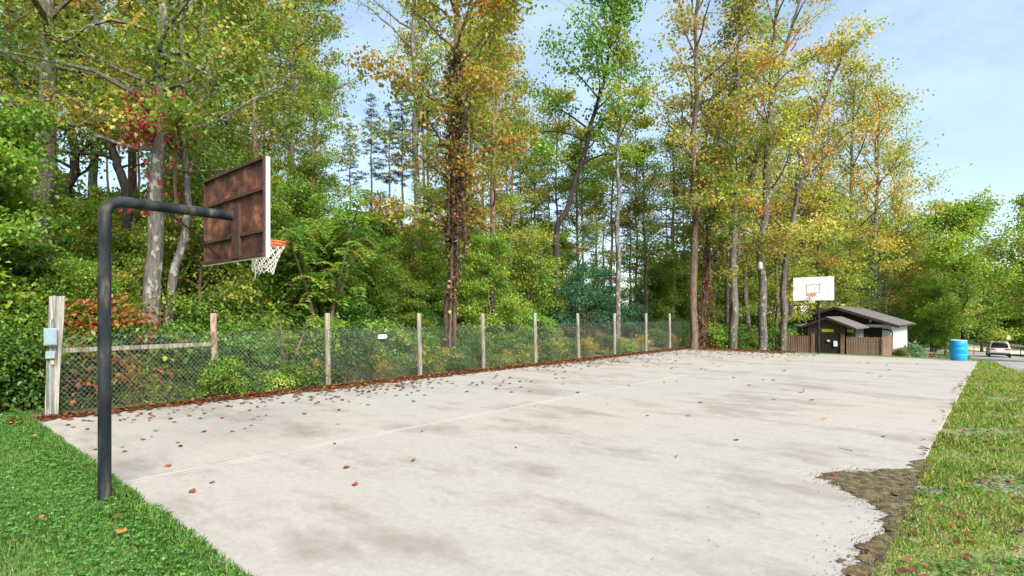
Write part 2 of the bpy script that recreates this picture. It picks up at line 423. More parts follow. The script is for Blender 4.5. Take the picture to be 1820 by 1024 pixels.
q0, q1, q2, q3 = idx[:-1, :-1][cell], idx[1:, :-1][cell], idx[1:, 1:][cell], idx[:-1, 1:][cell]
T = np.concatenate([np.stack([q0, q1, q2], 1), np.stack([q0, q2, q3], 1)]); us, inv = np.unique(T, return_inverse=True)
tag(link('dirt_patch', np_mesh('dirt_patch', np.stack([dx, dy, zz], 1)[us], inv.reshape(-1, 3), M['dirt'], smooth=True)), 'brown dirt washed over the edge of the concrete slab', kind='structure')

# ------------------------------------------------------------------ scattered small geometry (vectorised)
def unit(a): return a / np.maximum(np.linalg.norm(a, axis=-1, keepdims=True), 1e-9)
class Leaves:
    def __init__(s): s.c = []; s.a = []; s.n = []; s.l = []; s.w = []; s.k = []
    def add(s, c, a, nrm, l, w_, colr):
        s.c.append(c); s.a.append(a); s.n.append(nrm); s.l.append(l); s.w.append(w_); s.k.append(colr)
    def count(s): return sum(len(c) for c in s.c)
    def mesh(s, name, mat, fold=.18):
        c = np.concatenate(s.c); a = unit(np.concatenate(s.a)); nn = np.concatenate(s.n); l = np.concatenate(s.l)[:, None]; w_ = np.concatenate(s.w)[:, None]; k = np.concatenate(s.k)
        nn = unit(nn - a * np.sum(a * nn, 1, keepdims=True)); sd_ = np.cross(nn, a)
        v0 = c - a * l * .5; v2 = c + a * l * .5 - nn * l * .08
        v1 = c + sd_ * w_ * .5 - a * l * .06 + nn * l * fold; v3 = c - sd_ * w_ * .5 - a * l * .06 + nn * l * fold
        V = np.stack([v0, v1, v2, v3], 1).reshape(-1, 3); i = np.arange(len(c))[:, None] * 4
        T = np.stack([i + np.array([0, 2, 1]), i + np.array([0, 3, 2])], 1).reshape(-1, 3)
        return np_mesh(name, V, T, mat, np.repeat(k, 4, 0))
def rcol(rg, pal, n, jit=.16):
    """n leaf colours around palette entries [(weight, rgb), ...]"""
    w_ = np.array([p[0] for p in pal], float); idx = rg.choice(len(pal), n, p=w_ / w_.sum())
    c = np.array([p[1] for p in pal])[idx]
    return np.clip(c * (1 + rg.normal(0, jit, (n, 1))) * (1 + rg.normal(0, .06, (n, 3))), .004, .85)
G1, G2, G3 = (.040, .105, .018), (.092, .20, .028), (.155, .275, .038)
YG, YE, GO, OR, RU, RE_ = (.255, .305, .050), (.44, .375, .085), (.39, .26, .07), (.36, .13, .022), (.17, .06, .022), (.34, .03, .035)
TE = (.028, .095, .045)
TE2 = (.05, .14, .075)
PAL = {
 'green': [(4, G2), (4, G3), (1.2, G1), (1.2, YG)],
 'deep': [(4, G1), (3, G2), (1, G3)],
 'fresh': [(3, G3), (2, YG), (2, G2)],
 'yg': [(3, YG), (2, G3), (2, G2), (1.5, YE)],
 'gold': [(3, YE), (2.2, GO), (4, YG), (.7, OR), (1.2, G3)],
 'goldgreen': [(2, YE), (1.6, GO), (4, YG), (3, G3), (.5, OR)],
 'orange': [(3, GO), (2, OR), (2, YG), (1, RU), (1, G2)],
 'rust': [(3, (.10, .05, .026)), (2, RU), (1, OR)], 'dry': [(4, (.08, .056, .04)), (2, (.12, .08, .05)), (.5, OR), (.7, GO), (.6, YG)], 'mixed': [(3, YG), (2, GO), (1.5, YE), (2, G3), (1, OR), (.5, RU)],
 'red': [(4, RE_), (1, (.24, .05, .03))],
 'redshrub': [(3, (.26, .07, .03)), (3, (.30, .12, .035)), (2, G3), (1, G2)],
 'freshgold': [(3, G3), (2, YG), (3, G2), (1, G1), (.9, YE), (.5, GO)],
 'teal': [(4, TE), (3, TE2), (1, G1)],
 'yellow': [(2, YE), (4, YG), (2, G3)],
 'pine': [(3, (.018, .05, .022)), (2, (.03, .07, .03)), (.6, (.10, .07, .03))],
}

# ------------------------------------------------------------------ trees
def wob(rg, pts, amp):
    n = len(pts); ph = rg.random(4) * 6.28
    return [p + Vector((math.sin(i * .9 + ph[0]) + .5 * math.sin(i * 2.1 + ph[1]), math.sin(i * .8 + ph[2]) + .5 * math.sin(i * 1.9 + ph[3]), 0)) * amp * min(1, i / 3) for i, p in enumerate(pts)]
def grow(name, seed, path, r0, r1=.04, first=.35, nl=20, ll=3.5, prof='round', el=(35, 65), sag=.0, nsub=7, sub=.38, lps=90, spread=.3, ls=.14,
         flat=1.1, pal='yg', bark_='bark_grey', leafm='leaf', wb=.05, clump=.75, lw=.72, bare=0.0, extra=None):
    """trunk mesh (trunk, limbs, twigs) and crown mesh (leaves) of one tree, base at the origin"""
    rg = np.random.default_rng(seed)
    tp = wob(rg, catmull(path, 5), wb); n = len(tp)
    mb = MB(); rad = [r0 * (1 - i / (n - 1)) ** .8 + r1 for i in range(n)]
    rad[0] *= 1.3; rad[1] *= 1.1
    mb.tube(tp, rad, 9)
    lv = Leaves(); Hh = tp[-1].z; pl = PAL[pal] if isinstance(pal, str) else pal
    for i in range(nl):
        t = first + (1 - first) * (i + rg.random() * .8) / nl; t = min(t, .985)
        fi = t * (n - 1); i0 = int(fi); b = tp[i0].lerp(tp[min(i0 + 1, n - 1)], fi - i0)
        u = (t - first) / (1 - first)
        shape = {'round': .45 + .75 * math.sin(math.pi * min(1, .12 + .88 * u)) * (1 - .25 * u), 'cone': 1.05 - .85 * u, 'flat': .9 - .3 * u, 'vase': .55 + .5 * u}[prof]
        ln = ll * shape * (.75 + .5 * rg.random()); az = i * 2.4 + rg.normal(0, .5)
        e0 = R(el[0] + (el[1] - el[0]) * u + rg.normal(0, 8))
        d = Vector((math.cos(az) * math.cos(e0), math.sin(az) * math.cos(e0), math.sin(e0)))
        pts = [b]; st = ln / 6
        for k in range(6):
            d = (d + Vector(rg.normal(0, .16, 3)) + Vector((0, 0, -sag))).normalized(); pts.append(pts[-1] + d * st)
        rb = min(rad[i0] * .5, .012 + ln * .0125)
        mb.tube(pts, [rb * (1 - k / 6) + .008 for k in range(7)], 5, cap=False)
        for j in range(nsub):
            s_ = .3 + .7 * (j + rg.random()) / nsub; s_ = min(s_, .999); fk = s_ * 6; k0 = int(fk)
            p0 = pts[k0].lerp(pts[min(k0 + 1, 6)], fk - k0); dd = (pts[min(k0 + 1, 6)] - pts[k0]).normalized()
            sdv = Vector(rg.normal(0, 1, 3)); sdv.z *= .5; sdv = (dd * .7 + sdv.normalized() * .9 + Vector((0, 0, .1 - sag))).normalized()
            sl = ln * sub * (.6 + .6 * rg.random()) * (1.15 - .5 * s_)
            p1 = p0 + sdv * sl * .5 + Vector(rg.normal(0, .04 * sl, 3)); p2 = p0 + sdv * sl + Vector((0, 0, -sag * sl * .4))
            mb.tube([p0, p1, p2], [.012 + .004 * sl, .009, .004], 3, cap=False)
            if rg.random() < bare: continue
            m = max(3, int(lps * (.5 + rg.random())))
            tt = rg.random(m)[:, None] ** .7; a0, a1, a2 = (np.array(v) for v in (p0, p1, p2))
            c = np.where(tt < .5, a0 + (a1 - a0) * tt * 2, a1 + (a2 - a1) * (tt * 2 - 1))
            off = rg.normal(0, 1, (m, 3)) * spread * np.array([1, 1, .55]); c = c + off
            base_c = rcol(rg, pl, 1, .1)[0]; k_ = rcol(rg, pl, m); k_ = k_ * (1 - clump) + base_c * clump * (1 + rg.normal(0, .18, (m, 1)))
            nn = rg.normal(0, 1, (m, 3)) + np.array([0, 0, flat]); ax = rg.normal(0, 1, (m, 3)) + off / max(spread, .01) * .5 + np.array([0, 0, -.35])
            sz = ls * (.65 + .7 * rg.random(m))
            lv.add(c, ax, unit(nn), sz, sz * lw, np.clip(k_, .004, .8))
    if extra: extra(rg, mb, lv, tp)
    tm = mb.mesh(name + '_trunk', M[bark_], True)
    cm = lv.mesh(name + '_crown', M[leafm])
    return tm, cm
def plant(name, tm, cm, loc, label, cat, group=None, rz=0.0, s=1.0, sz=None):
    r = empty(name, (loc[0], loc[1], loc[2] if len(loc) > 2 else g(loc[0], loc[1]) - .08), rz); r.scale = (s, s, sz or s)
    tag(r, label, cat, group)
    if tm: link('trunk', tm, r)
    link('crown', cm, r); return r
def straight(H, lean=(0, 0)): return [(lean[0] * H * t, lean[1] * H * t, H * t) for t in (0, .25, .5, .75, 1)]
def img_path(pts, dep, z0=None):
    """trunk path through picture points at one depth, base at the ground below the first"""
    x, y = at(pts[0][0], dep); zb = g(x, y) - .1
    return (x, y, zb), [(0, 0, 0)] + [tuple(P(a, b, dep + (c[0] if c else 0)) - Vector((x, y, zb))) for a, b, *c in pts]
def hero(name, seed, pts, dep, label, cat='tree', group=None, **kw):
    loc, path = img_path(pts, dep)
    tm, cm = grow(name, seed, path, **kw)
    return plant(name, tm, cm, loc, label, cat, group)

# leaves hugging a trunk: climbing vine
def vine(name, pts_dep, label, pal, r=.35, n=1500, ls=.12, hang=0, stems=5, seed=1, zr=(0, 99)):
    pts, dep = pts_dep; rg = np.random.default_rng(seed)
    loc, path = img_path(pts, dep); tp = catmull(path, 6); lv = Leaves(); mb = MB()
    tp = [p for p in tp if zr[0] <= p.z <= zr[1]] or tp
    for k in range(stems):
        az = rg.random() * 6.28; q_ = []
        for i, p in enumerate(tp):
            az += rg.normal(0, .35); rr = r * (.45 + .25 * rg.random()); q_.append(p + Vector((math.cos(az) * rr, math.sin(az) * rr, 0)))
        mb.tube(q_, [.03 + .012 * rg.random()] * len(q_), 5, cap=False)
    for k in range(hang):
        p = tp[int(rg.integers(len(tp) // 2, len(tp)))]; a = rg.random() * 6.28; rr = r * (1 + 1.6 * rg.random()); L_ = 1 + 3.5 * rg.random()
        q_ = [p, p + Vector((math.cos(a) * rr * .7, math.sin(a) * rr * .7, .1)), p + Vector((math.cos(a) * rr, math.sin(a) * rr, -L_ * .5)), p + Vector((math.cos(a) * rr * .9, math.sin(a) * rr * .9, -L_))]
        mb.tube(catmull(q_, 3), .012, 4, cap=False)
        m = int(40 * L_); tt = rg.random(m)[:, None]
        c = np.array(q_[1]) * (1 - tt) + np.array(q_[3]) * tt + rg.normal(0, .12, (m, 3))
        sz = ls * (.6 + .7 * rg.random(m)); lv.add(c, rg.normal(0, 1, (m, 3)) + [0, 0, -1], rg.normal(0, 1, (m, 3)), sz, sz * .7, rcol(rg, PAL[pal], m))
    A = np.array([list(p) for p in tp]); f_ = rg.random(n) * (len(A) - 1); i0 = f_.astype(int); fr = (f_ - i0)[:, None]
    cl = .55 + .9 * np.abs(np.sin(f_ * 1.7 + rg.random() * 6)) ** 2
    c = A[i0] * (1 - fr) + A[np.minimum(i0 + 1, len(A) - 1)] * fr
    az = rg.random(n) * 6.28; rr = r * cl * (.5 + .6 * rg.random(n)); od = np.stack([np.cos(az), np.sin(az), np.zeros(n)], 1)
    c = c + od * rr[:, None]; sz = ls * (.6 + .8 * rg.random(n))
    lv.add(c, rg.normal(0, .6, (n, 3)) + [0, 0, -1], od + rg.normal(0, .5, (n, 3)), sz, sz * .75, rcol(rg, PAL[pal], n, .25))
    o = empty(name, loc); tag(o, label, 'vine')
    mb.build('stem', M['bark_vine'], o, True); link('foliage', lv.mesh('vine', M['leaf']), o); return o

def pine(name, seed, H=20, r0=.16, nw=22, first=.4, ll=2.4):
    rg = np.random.default_rng(seed); tp = wob(rg, catmull(straight(H), 5), .05); n = len(tp); mb = MB()
    mb.tube(tp, [r0 * (1 - i / (n - 1)) + .02 for i in range(n)], 7); lv = Leaves()
    for i in range(nw):
        t = first + (1 - first) * (i + .4 * rg.random()) / nw; z = H * t; u = (t - first) / (1 - first)
        fi = t * (n - 1); b = tp[int(fi)]; b = Vector((b.x, b.y, z)); a0 = rg.random() * 6.28
        for j in range(int(rg.integers(2, 6))):
            az = a0 + j * 1.35 + rg.normal(0, .3); ln = ll * (1.05 - .8 * u) * (.4 + .8 * rg.random()); d = Vector((math.cos(az), math.sin(az), rg.normal(.12, .12)))
            e = b + d * ln + Vector((0, 0, -.04 * ln * ln)); mid = b.lerp(e, .5) + Vector((0, 0, .06 * ln))
            mb.tube([b, mid, e], [.02, .014, .006], 4, cap=False)
            m = int(34 * ln); tt = (.35 + .65 * rg.random(m))[:, None]
            c = np.array(b) * (1 - tt) + np.array(e) * tt + rg.normal(0, 1, (m, 3)) * np.array([.20, .20, .07])
            ax = rg.normal(0, 1, (m, 3)) * [1, 1, .4] + np.array(d) * .9 + [0, 0, .25]
            sz = .26 * (.6 + .7 * rg.random(m)); lv.add(c, ax, rg.normal(0, 1, (m, 3)) + [0, 0, .6], sz, sz * .28, rcol(rg, PAL['pine'], m))
    return mb.mesh(name + '_trunk', M['bark_brown'], True), lv.mesh(name + '_crown', M['needle'])

def shrub(name, seed, rx=1.3, h=1.8, ns=60, lps=60, ls=.11, pal='green', stems=7, lift=.15, sprd=.26, flat=2.2, lw=.62, droop=.35):
    """bush: stems from one base, flat sprays of leaves over and inside an uneven dome"""
    rg = np.random.default_rng(seed); mb = MB(); lv = Leaves(); pl = PAL[pal] if isinstance(pal, str) else pal
    lob = rg.random(5) * 6.28
    for i in range(ns):
        az = rg.random() * 6.28; u = rg.random(); rr = rx * (.72 + .2 * math.sin(2 * az + lob[0]) + .16 * math.sin(3 * az + lob[1])) * (.35 + .65 * rg.random() ** .5)
        z = h * (lift + (1 - lift) * u * (1 - .18 * rg.random())); k = math.sqrt(max(.08, 1 - (z / h) ** 2 * .85))
        c0 = Vector((math.cos(az) * rr * k, math.sin(az) * rr * k, z))
        if i < stems * 3:
            mb.tube([(c0.x * .08, c0.y * .08, 0), (c0.x * .4, c0.y * .4, z * .6), tuple(c0)], [.025, .016, .006], 4, cap=False)
        m = int(lps * (.5 + rg.random())); od = np.array([math.cos(az), math.sin(az), 0])
        off = rg.normal(0, 1, (m, 3)) * sprd * np.array([1, 1, .32]); off[:, 2] -= droop * np.maximum(0, off @ od)
        k_ = rcol(rg, pl, m, .15) * .35 + rcol(rg, pl, 1, .12) * .65 * (1 + rg.normal(0, .15, (m, 1)))
        nn = rg.normal(0, .75, (m, 3)) + np.array([0, 0, flat * .6]) + od * .35; ax = od * .8 + rg.normal(0, .7, (m, 3)) + [0, 0, -.3]
        sz = ls * (.6 + .75 * rg.random(m)); lv.add(np.array(c0) + off, ax, nn, sz, sz * lw, np.clip(k_, .004, .8))
    return mb.mesh(name + '_stem', M['bark_brown'], True), lv.mesh(name + '_crown', M['leafs'])

def sumac(name, seed, H=4, stems=5, rad=1.6, nf=120, fl=.75, pal='fresh', stemmat='bark_brown'):
    """slender stems carrying long feather-like compound leaves"""
    rg = np.random.default_rng(seed); mb = MB(); lv = Leaves(); tips = []
    for s_ in range(stems):
        a = s_ * 6.28 / stems + rg.random(); rr = rad * (.3 + .5 * rg.random()); hh = H * (.7 + .3 * rg.random())
        pts = [(math.cos(a) * .15, math.sin(a) * .15, 0), (math.cos(a) * rr * .3, math.sin(a) * rr * .3, hh * .4), (math.cos(a) * rr * .7, math.sin(a) * rr * .7, hh * .75), (math.cos(a) * rr, math.sin(a) * rr, hh)]
        q_ = catmull(pts, 4); mb.tube(q_, [.045 * (1 - i / len(q_)) + .012 for i in range(len(q_))], 6, cap=False); tips.append(q_)
    for i in range(nf):
        q_ = tips[i % stems]; p = q_[int(len(q_) * (.5 + .5 * rg.random() ** .7)) - 1] + Vector(rg.normal(0, .28, 3)); az = rg.random() * 6.28
        L_ = fl * (.7 + .5 * rg.random()); m = 11; t = np.linspace(.12, 1, m)[:, None]; od = np.array([math.cos(az), math.sin(az), 0.]); up = .55 + .3 * rg.random()
        ra = np.array(p) + od * L_ * t * (1 - .1 * t) + np.array([0, 0, 1.]) * (L_ * (up * t - .95 * t * t))
        mb.tube([tuple(ra[0]), tuple(ra[5]), tuple(ra[-1])], [.007, .005, .003], 3, cap=False)
        sdv = np.array([-od[1], od[0], 0]); base_c = rcol(rg, PAL[pal], 1, .14)[0]
        for sgn in (-1, 1):
            ax = sdv * sgn + od * .45 + np.array([0, 0, -.35]) + rg.normal(0, .1, (m, 3)); l_ = .25 * L_ * (1.05 - .5 * np.abs(t[:, 0] - .45)) * (.85 + .3 * rg.random(m))
            lv.add(ra + unit(ax) * l_[:, None] * .5, ax, np.array([0, 0, 1.]) + rg.normal(0, .3, (m, 3)), l_, l_ * .36, np.clip(base_c * (1 + rg.normal(0, .12, (m, 1))), .005, .8))
    return mb.mesh(name + '_stem', M[stemmat], True), lv.mesh(name + '_crown', M['leafs'], .08)

# ---- trees that stand out
hero('pale_barked_tree', 11, [(73, 540), (76, 420), (80, 300), (84, 160), (86, 20), (88, -180), (90, -420)], 14.6,
     'thick tall grey brown trunk behind the weathered post with the meter boxes', r0=.26, r1=.05, first=.50, nl=22, ll=4.0, lps=75, ls=.11, pal='mixed', bark_='bark_grey', el=(10, 50), wb=.03, spread=.36)
hero('speckled_tree', 12, [(268, 640), (271, 520), (277, 400), (283, 250), (287, 100), (288, -60), (288, -380)], 13.6,
     'speckled pale trunk behind the fence with a red creeper on it', r0=.19, r1=.05, first=.52, nl=20, ll=3.4, lps=75, ls=.105, pal='freshgold', bark_='bark_pale', el=(10, 50), wb=.015, spread=.36)
hero('forked_tree', 13, [(283, 640), (303, 545), (312, 470), (333, 400), (330, 300), (326, 180), (324, 0), (322, -200)], 14.0,
     'thin crooked pale trunk leaning out beside the speckled trunk', r0=.10, r1=.03, first=.60, nl=16, ll=2.4, lps=90, ls=.11, pal='yg', bark_='bark_pale', wb=.02)
hero('dark_crooked_tree', 14, [(120, 365), (130, 290), (136, 190), (142, 60), (140, -80), (138, -240)], 22,
     'black crooked tree on the slope between the two pale trunks', r0=.17, r1=.04, first=.25, nl=18, ll=4.6, lps=75, ls=.17, pal='goldgreen', bark_='bark_dark', el=(25, 45), wb=.08, spread=.4)
hero('dark_crooked_tree', 15, [(222, 335), (205, 285), (186, 235), (172, 180), (150, 110), (120, 40), (100, -60)], 21,
     'black tree leaning left with bare curving limbs above the pole', r0=.15, r1=.03, first=.2, nl=13, ll=4.2, lps=55, ls=.16, pal='yg', bark_='bark_dark', el=(20, 50), wb=.05, bare=.35)
hero('vine_hung_tree', 16, [(797, 600), (800, 520), (806, 420), (808, 300), (811, 180), (812, 60), (808, -60), (806, -240)], 19.5,
     'tall brown tree hung with dry vines in the middle of the fence line', r0=.15, r1=.05, first=.36, nl=26, ll=3.0, lps=48, ls=.16, pal='mixed', bark_='bark_brown', el=(20, 58), wb=.03, spread=.36)
vine('hanging_vine', ([(804, 455), (806, 400), (808, 300), (811, 180), (814, 90)], 19.2), 'dry brown and rusty vine wrapped round the middle tree', 'dry', .18, 1100, .13, hang=20, stems=7, seed=3)
vine('red_creeper', ([(282, 262), (284, 235), (288, 205), (290, 170)], 13.3), 'crimson creeper leaves high on the speckled trunk', 'red', .55, 560, .12, hang=1, stems=2, seed=4, zr=(4, 9))
hero('leaning_tree', 17, [(990, 420), (1008, 370), (1030, 300), (1052, 220), (1076, 130), (1090, 40), (1096, -40)], 30,
     'dark leaning tree with an airy green top right of the sky gap', r0=.16, r1=.03, first=.38, nl=22, ll=3.8, lps=52, ls=.19, pal='green', bark_='bark_dark', el=(30, 65), wb=.03, spread=.42)
hero('slim_grey_tree', 18, [(1098, 460), (1098, 380), (1099, 300), (1100, 200), (1102, 90)], 29,
     'slim straight light grey trunk behind the bushy blue green shrub', r0=.12, r1=.03, first=.6, nl=10, ll=2.4, lps=40, ls=.18, pal='yg', bark_='bark_pale')
hero('tall_slender_tree', 19, [(1233, 600), (1234, 450), (1233, 300), (1236, 150), (1240, 0), (1244, -170)], 30.5,
     'tall slender brown tree at the far end of the fence', r0=.20, r1=.04, first=.36, nl=26, ll=3.9, lps=46, ls=.17, pal='gold', bark_='bark_brown', el=(30, 65), spread=.36)
hero('vine_coated_tree', 20, [(1243, 615), (1250, 550), (1257, 470), (1262, 400), (1266, 300)], 31,
     'leaning trunk coated in reddish vine behind the last fence post', r0=.28, r1=.06, first=.5, nl=12, ll=2.6, lps=55, ls=.17, pal='yg', bark_='bark_vine')
vine('rusty_creeper', ([(1246, 590), (1254, 510), (1260, 430), (1264, 340)], 30.6), 'rusty red creeper up the leaning trunk by the last post', 'rust', .36, 800, .13, hang=4, stems=4, seed=5)
hero('grey_forest_tree', 21, [(1303, 618), (1304, 520), (1304, 420), (1306, 300), (1310, 160), (1318, 20)], 33,
     'straight dark grey trunk at the far corner of the court', r0=.23, r1=.05, first=.42, nl=24, ll=3.8, lps=62, ls=.18, pal='goldgreen', bark_='bark_grey', el=(30, 62), spread=.38)
LAMPTREE = hero('lamp_tree', 22, [(1354, 620), (1357, 540), (1352, 470), (1358, 390), (1365, 270), (1370, 160), (1380, 20), (1386, -110)], 34,
     'light grey trunk carrying a white security lamp', r0=.24, r1=.05, first=.36, nl=26, ll=4.4, lps=46, ls=.18, pal='gold', bark_='bark_pale', el=(35, 65), wb=.05, spread=.38)
hero('golden_tree', 23, [(1392, 560), (1396, 470), (1412, 380), (1432, 290), (1462, 190), (1490, 110)], 40,
     'airy golden tree whose branches arch out against the sky', r0=.22, r1=.03, first=.3, nl=24, ll=5.2, lps=46, ls=.2, pal='gold', bark_='bark_grey', el=(35, 55), spread=.42, sag=.02)
hero('golden_tree', 24, [(1300, 600), (1310, 450), (1340, 300), (1380, 150), (1420, 0), (1440, -80)], 37,
     'tall thin golden tree leaning right above the lamp trunk', r0=.2, r1=.03, first=.34, nl=24, ll=4.4, lps=42, ls=.19, pal='gold', bark_='bark_grey', el=(40, 62), spread=.4)
hero('draped_tree', 25, [(1405, 560), (1410, 500), (1418, 440), (1424, 400), (1428, 340)], 48,
     'tree smothered in yellow green vine beside the far backboard', r0=.2, r1=.05, first=.18, nl=30, ll=4.6, lps=80, ls=.22, pal='yellow', bark_='bark_vine', el=(30, 45), sag=.14, spread=.4)
hero('spreading_green_tree', 26, [(1712, 610), (1712, 560), (1710, 500), (1708, 440), (1706, 400)], 58,
     'round bright green tree above the blue barrel', r0=.26, r1=.05, first=.26, nl=34, ll=5.6, lps=85, ls=.26, pal='fresh', bark_='bark_dark', el=(10, 60), spread=.55)
hero('roadside_tree', 27, [(1872, 640), (1872, 560), (1868, 490), (1864, 430), (1862, 380)], 46,
     'dark tree at the road reaching in from the right edge', r0=.28, r1=.05, first=.36, nl=28, ll=3.7, lps=85, ls=.22, pal='goldgreen', bark_='bark_dark', el=(5, 60), spread=.5)
hero('bare_limb_tree', 28, [(742, 430), (740, 330), (738, 200), (736, 80), (733, -40), (731, -160)], 31,
     'slim pale trunk rising into the open sky left of the vine hung tree', r0=.19, r1=.05, first=.5, nl=15, ll=4.0, lps=30, ls=.16, pal='yellow', bark_='bark_pale', el=(35, 50), bare=.45, spread=.35)

# ---- kinds that repeat
KT = {
 'a': grow('hardwood_a', 31, straight(20, (.01, .02)), .2, first=.26, nl=28, ll=3.4, lps=66, ls=.155, pal='freshgold', bark_='bark_brown', el=(15, 60), spread=.4),
 'b': grow('hardwood_b', 32, straight(18, (-.02, .01)), .18, first=.22, nl=28, ll=3.4, lps=64, ls=.155, pal='yg', bark_='bark_grey', el=(10, 55), spread=.4),
 'c': grow('hardwood_c', 33, straight(17, (.02, -.01)), .17, first=.2, nl=26, ll=3.2, lps=62, ls=.155, pal='fresh', bark_='bark_dark', el=(10, 55), spread=.4),
 'o': grow('hardwood_o', 34, straight(19, (0, .01)), .19, first=.25, nl=26, ll=3.4, lps=60, ls=.155, pal='mixed', bark_='bark_brown', el=(15, 55), spread=.4),
 'g': grow('airy_g', 35, straight(18, (.03, 0)), .17, first=.3, nl=24, ll=4.0, lps=40, ls=.175, pal='gold', bark_='bark_grey', el=(35, 62), spread=.42),
 'u': grow('understory_u', 36, straight(7.5, (.04, .03)), .08, r1=.015, first=.12, nl=26, ll=2.4, lps=75, ls=.15, pal='fresh', bark_='bark_brown', el=(5, 45), prof='flat', flat=2.4, spread=.32),
 'v': grow('understory_v', 37, straight(6.5, (-.05, .02)), .07, r1=.015, first=.1, nl=26, ll=2.3, lps=75, ls=.15, pal='fresh', bark_='bark_brown', el=(5, 40), prof='flat', flat=2.4, spread=.32),
 'w': grow('understory_w', 38, straight(7, (.03, -.04)), .075, r1=.015, first=.12, nl=24, ll=2.4, lps=70, ls=.15, pal='yg', bark_='bark_brown', el=(5, 42), prof='flat', flat=2.2, spread=.34),
 's': grow('slim_s', 39, straight(19, (.01, .01)), .11, r1=.02, first=.5, nl=14, ll=2.2, lps=45, ls=.2, pal='goldgreen', bark_='bark_brown', el=(20, 55), spread=.4),
 'p': pine('pine_p', 40, 19), 'q': pine('pine_q', 41, 17, nw=18, first=.45, ll=2.1),
}
LAB = {
 'a': ('hillside_tree', 'tall yellow green hardwood on the wooded slope', 'yellow green trees on the slope'),
 'b': ('hillside_tree', 'tall green and gold hardwood on the wooded slope', 'green and gold trees on the slope'),
 'c': ('hillside_tree', 'tall plain green hardwood on the wooded slope', 'green trees on the slope'),
 'o': ('hillside_tree', 'tall orange tinted hardwood on the wooded slope', 'orange trees on the slope'),
 'g': ('golden_tree', 'airy golden hardwood beyond the court', 'golden trees beyond the court'),
 'u': ('understory_tree', 'small mid green tree in layered sprays', 'small green understory trees'),
 'v': ('understory_tree', 'small bright green tree in layered sprays', 'small bright green understory trees'),
 'w': ('understory_tree', 'small yellowing tree in layered sprays', 'small yellowing understory trees'),
 's': ('slim_tree', 'slim bare stemmed tree with a small high top', 'slim trees high on the slope'),
 'p': ('pine_tree', 'slender dark pine with tiered branches', 'slender pines on the slope'),
 'q': ('pine_tree', 'short crowned dark pine high up', 'short crowned pines on the slope'),
}
rg = np.random.default_rng(99)
MARKS = [(75, 'the thick grey trunk'), (185, 'the bent black pole'), (275, 'the speckled trunk'), (425, 'the near backboard'), (580, 'the feathery green tree'), (740, 'the slim pale trunk'), (808, 'the vine hung tree'), (920, 'the fourth round post'), (1020, 'the dark leaning tree'),
         (1098, 'the slim grey trunk'), (1170, 'the eighth round post'), (1233, 'the tall slender tree'), (1304, 'the dark grey trunk'), (1355, 'the lamp trunk'), (1440, 'the far backboard'), (1510, 'the porch roof'), (1600, 'the white wall'), (1704, 'the blue barrel'), (1774, 'the silver car')]
def where(px):
    m, nm = min(MARKS, key=lambda q: abs(q[0] - px)); d = px - m
    return ('behind ' if abs(d) < 14 else 'left of ' if d < 0 else 'right of ') + nm
def put(k, px, dep, s=1.0, lab=None):
    x, y = at(px, dep); nm, lb, gr = LAB[k]
    lb = lb + ' ' + where(px)
    return plant(nm, *KT[k], (x, y), lb, 'tree', gr, rg.random() * 6.28, s, s * (.95 + .1 * rg.random()))
# tall trees of the slope, left to right
for k, px, dep, s in [('a', -60, 20, 1.0), ('o', 15, 26, 1.0), ('b', 165, 29, 1.0), ('a', 240, 25, .85), ('b', 350, 24, .85), ('c', 410, 30, .85), ('a', 460, 25, .74),
                      ('b', 520, 31, .9), ('a', 555, 27, .55), ('b', 300, 36, .95), ('a', 90, 34, .95),
                      ('o', 875, 26, .76), ('b', 905, 31, .62), ('b', 832, 30, .8), ('w', 680, 30, .7),
                      ('a', 1030, 34, .55), ('b', 1085, 36, .62), ('a', 1150, 35, .6), ('b', 1195, 38, .8)]:
    put(k, px, dep, s)
for k, px, dep, s in [('g', 1265, 40, .95), ('g', 1330, 42, 1.0), ('g', 1395, 46, 1.05), ('g', 1450, 48, 1.0), ('b', 1290, 38, .7), ('b', 1380, 44, .7), ('g', 1505, 58, 1.5), ('g', 1548, 58, 1.42), ('g', 1592, 62, 1.2), ('b', 1665, 72, .95), ('c', 1745, 82, .85), ('b', 1690, 80, .85), ('b', 1480, 56, .75), ('g', 1590, 62, .88), ('b', 1560, 60, .72), ('b', 1620, 66, .75), ('g', 1635, 70, .78), ('c', 1600, 64, .62), ('a', 1660, 74, .72), ('c', 1655, 66, .55), ('c', 1530, 58, .6)]:
    put(k, px, dep, s)
for px, dep, s, k in [(345, 40, .95, 'p'), (372, 44, 1, 'q'), (395, 47, 1, 'p'), (440, 42, .95, 'p'), (470, 46, .95, 'q'), (520, 44, .9, 'p'), (622, 46, .5, 'p'), (660, 46, .62, 'p'), (692, 44, .66, 'q'), (715, 48, .72, 'p'), (760, 45, .85, 'p'), (900, 46, .75, 'q'), (925, 42, .66, 'p'), (950, 44, .74, 'p'), (975, 46, .72, 'p'), (1000, 50, .66, 'q'), (1060, 48, .7, 'p'), (1120, 50, .66, 'q'), (1215, 47, .8, 'p'), (1185, 52, .8, 'q'), (1545, 52, .55, 'p'), (1575, 55, .5, 'q')]:
    put(k, px, dep, s)
for i in range(26):
    if 580 < 20 + i * 44 < 745: continue
    put('s', 20 + i * 44 + rg.normal(0, 12), 34 + 14 * rg.random(), .6 + .25 * rg.random() if 580 < 20 + i * 44 < 740 or i > 20 else .85 + .2 * rg.random())
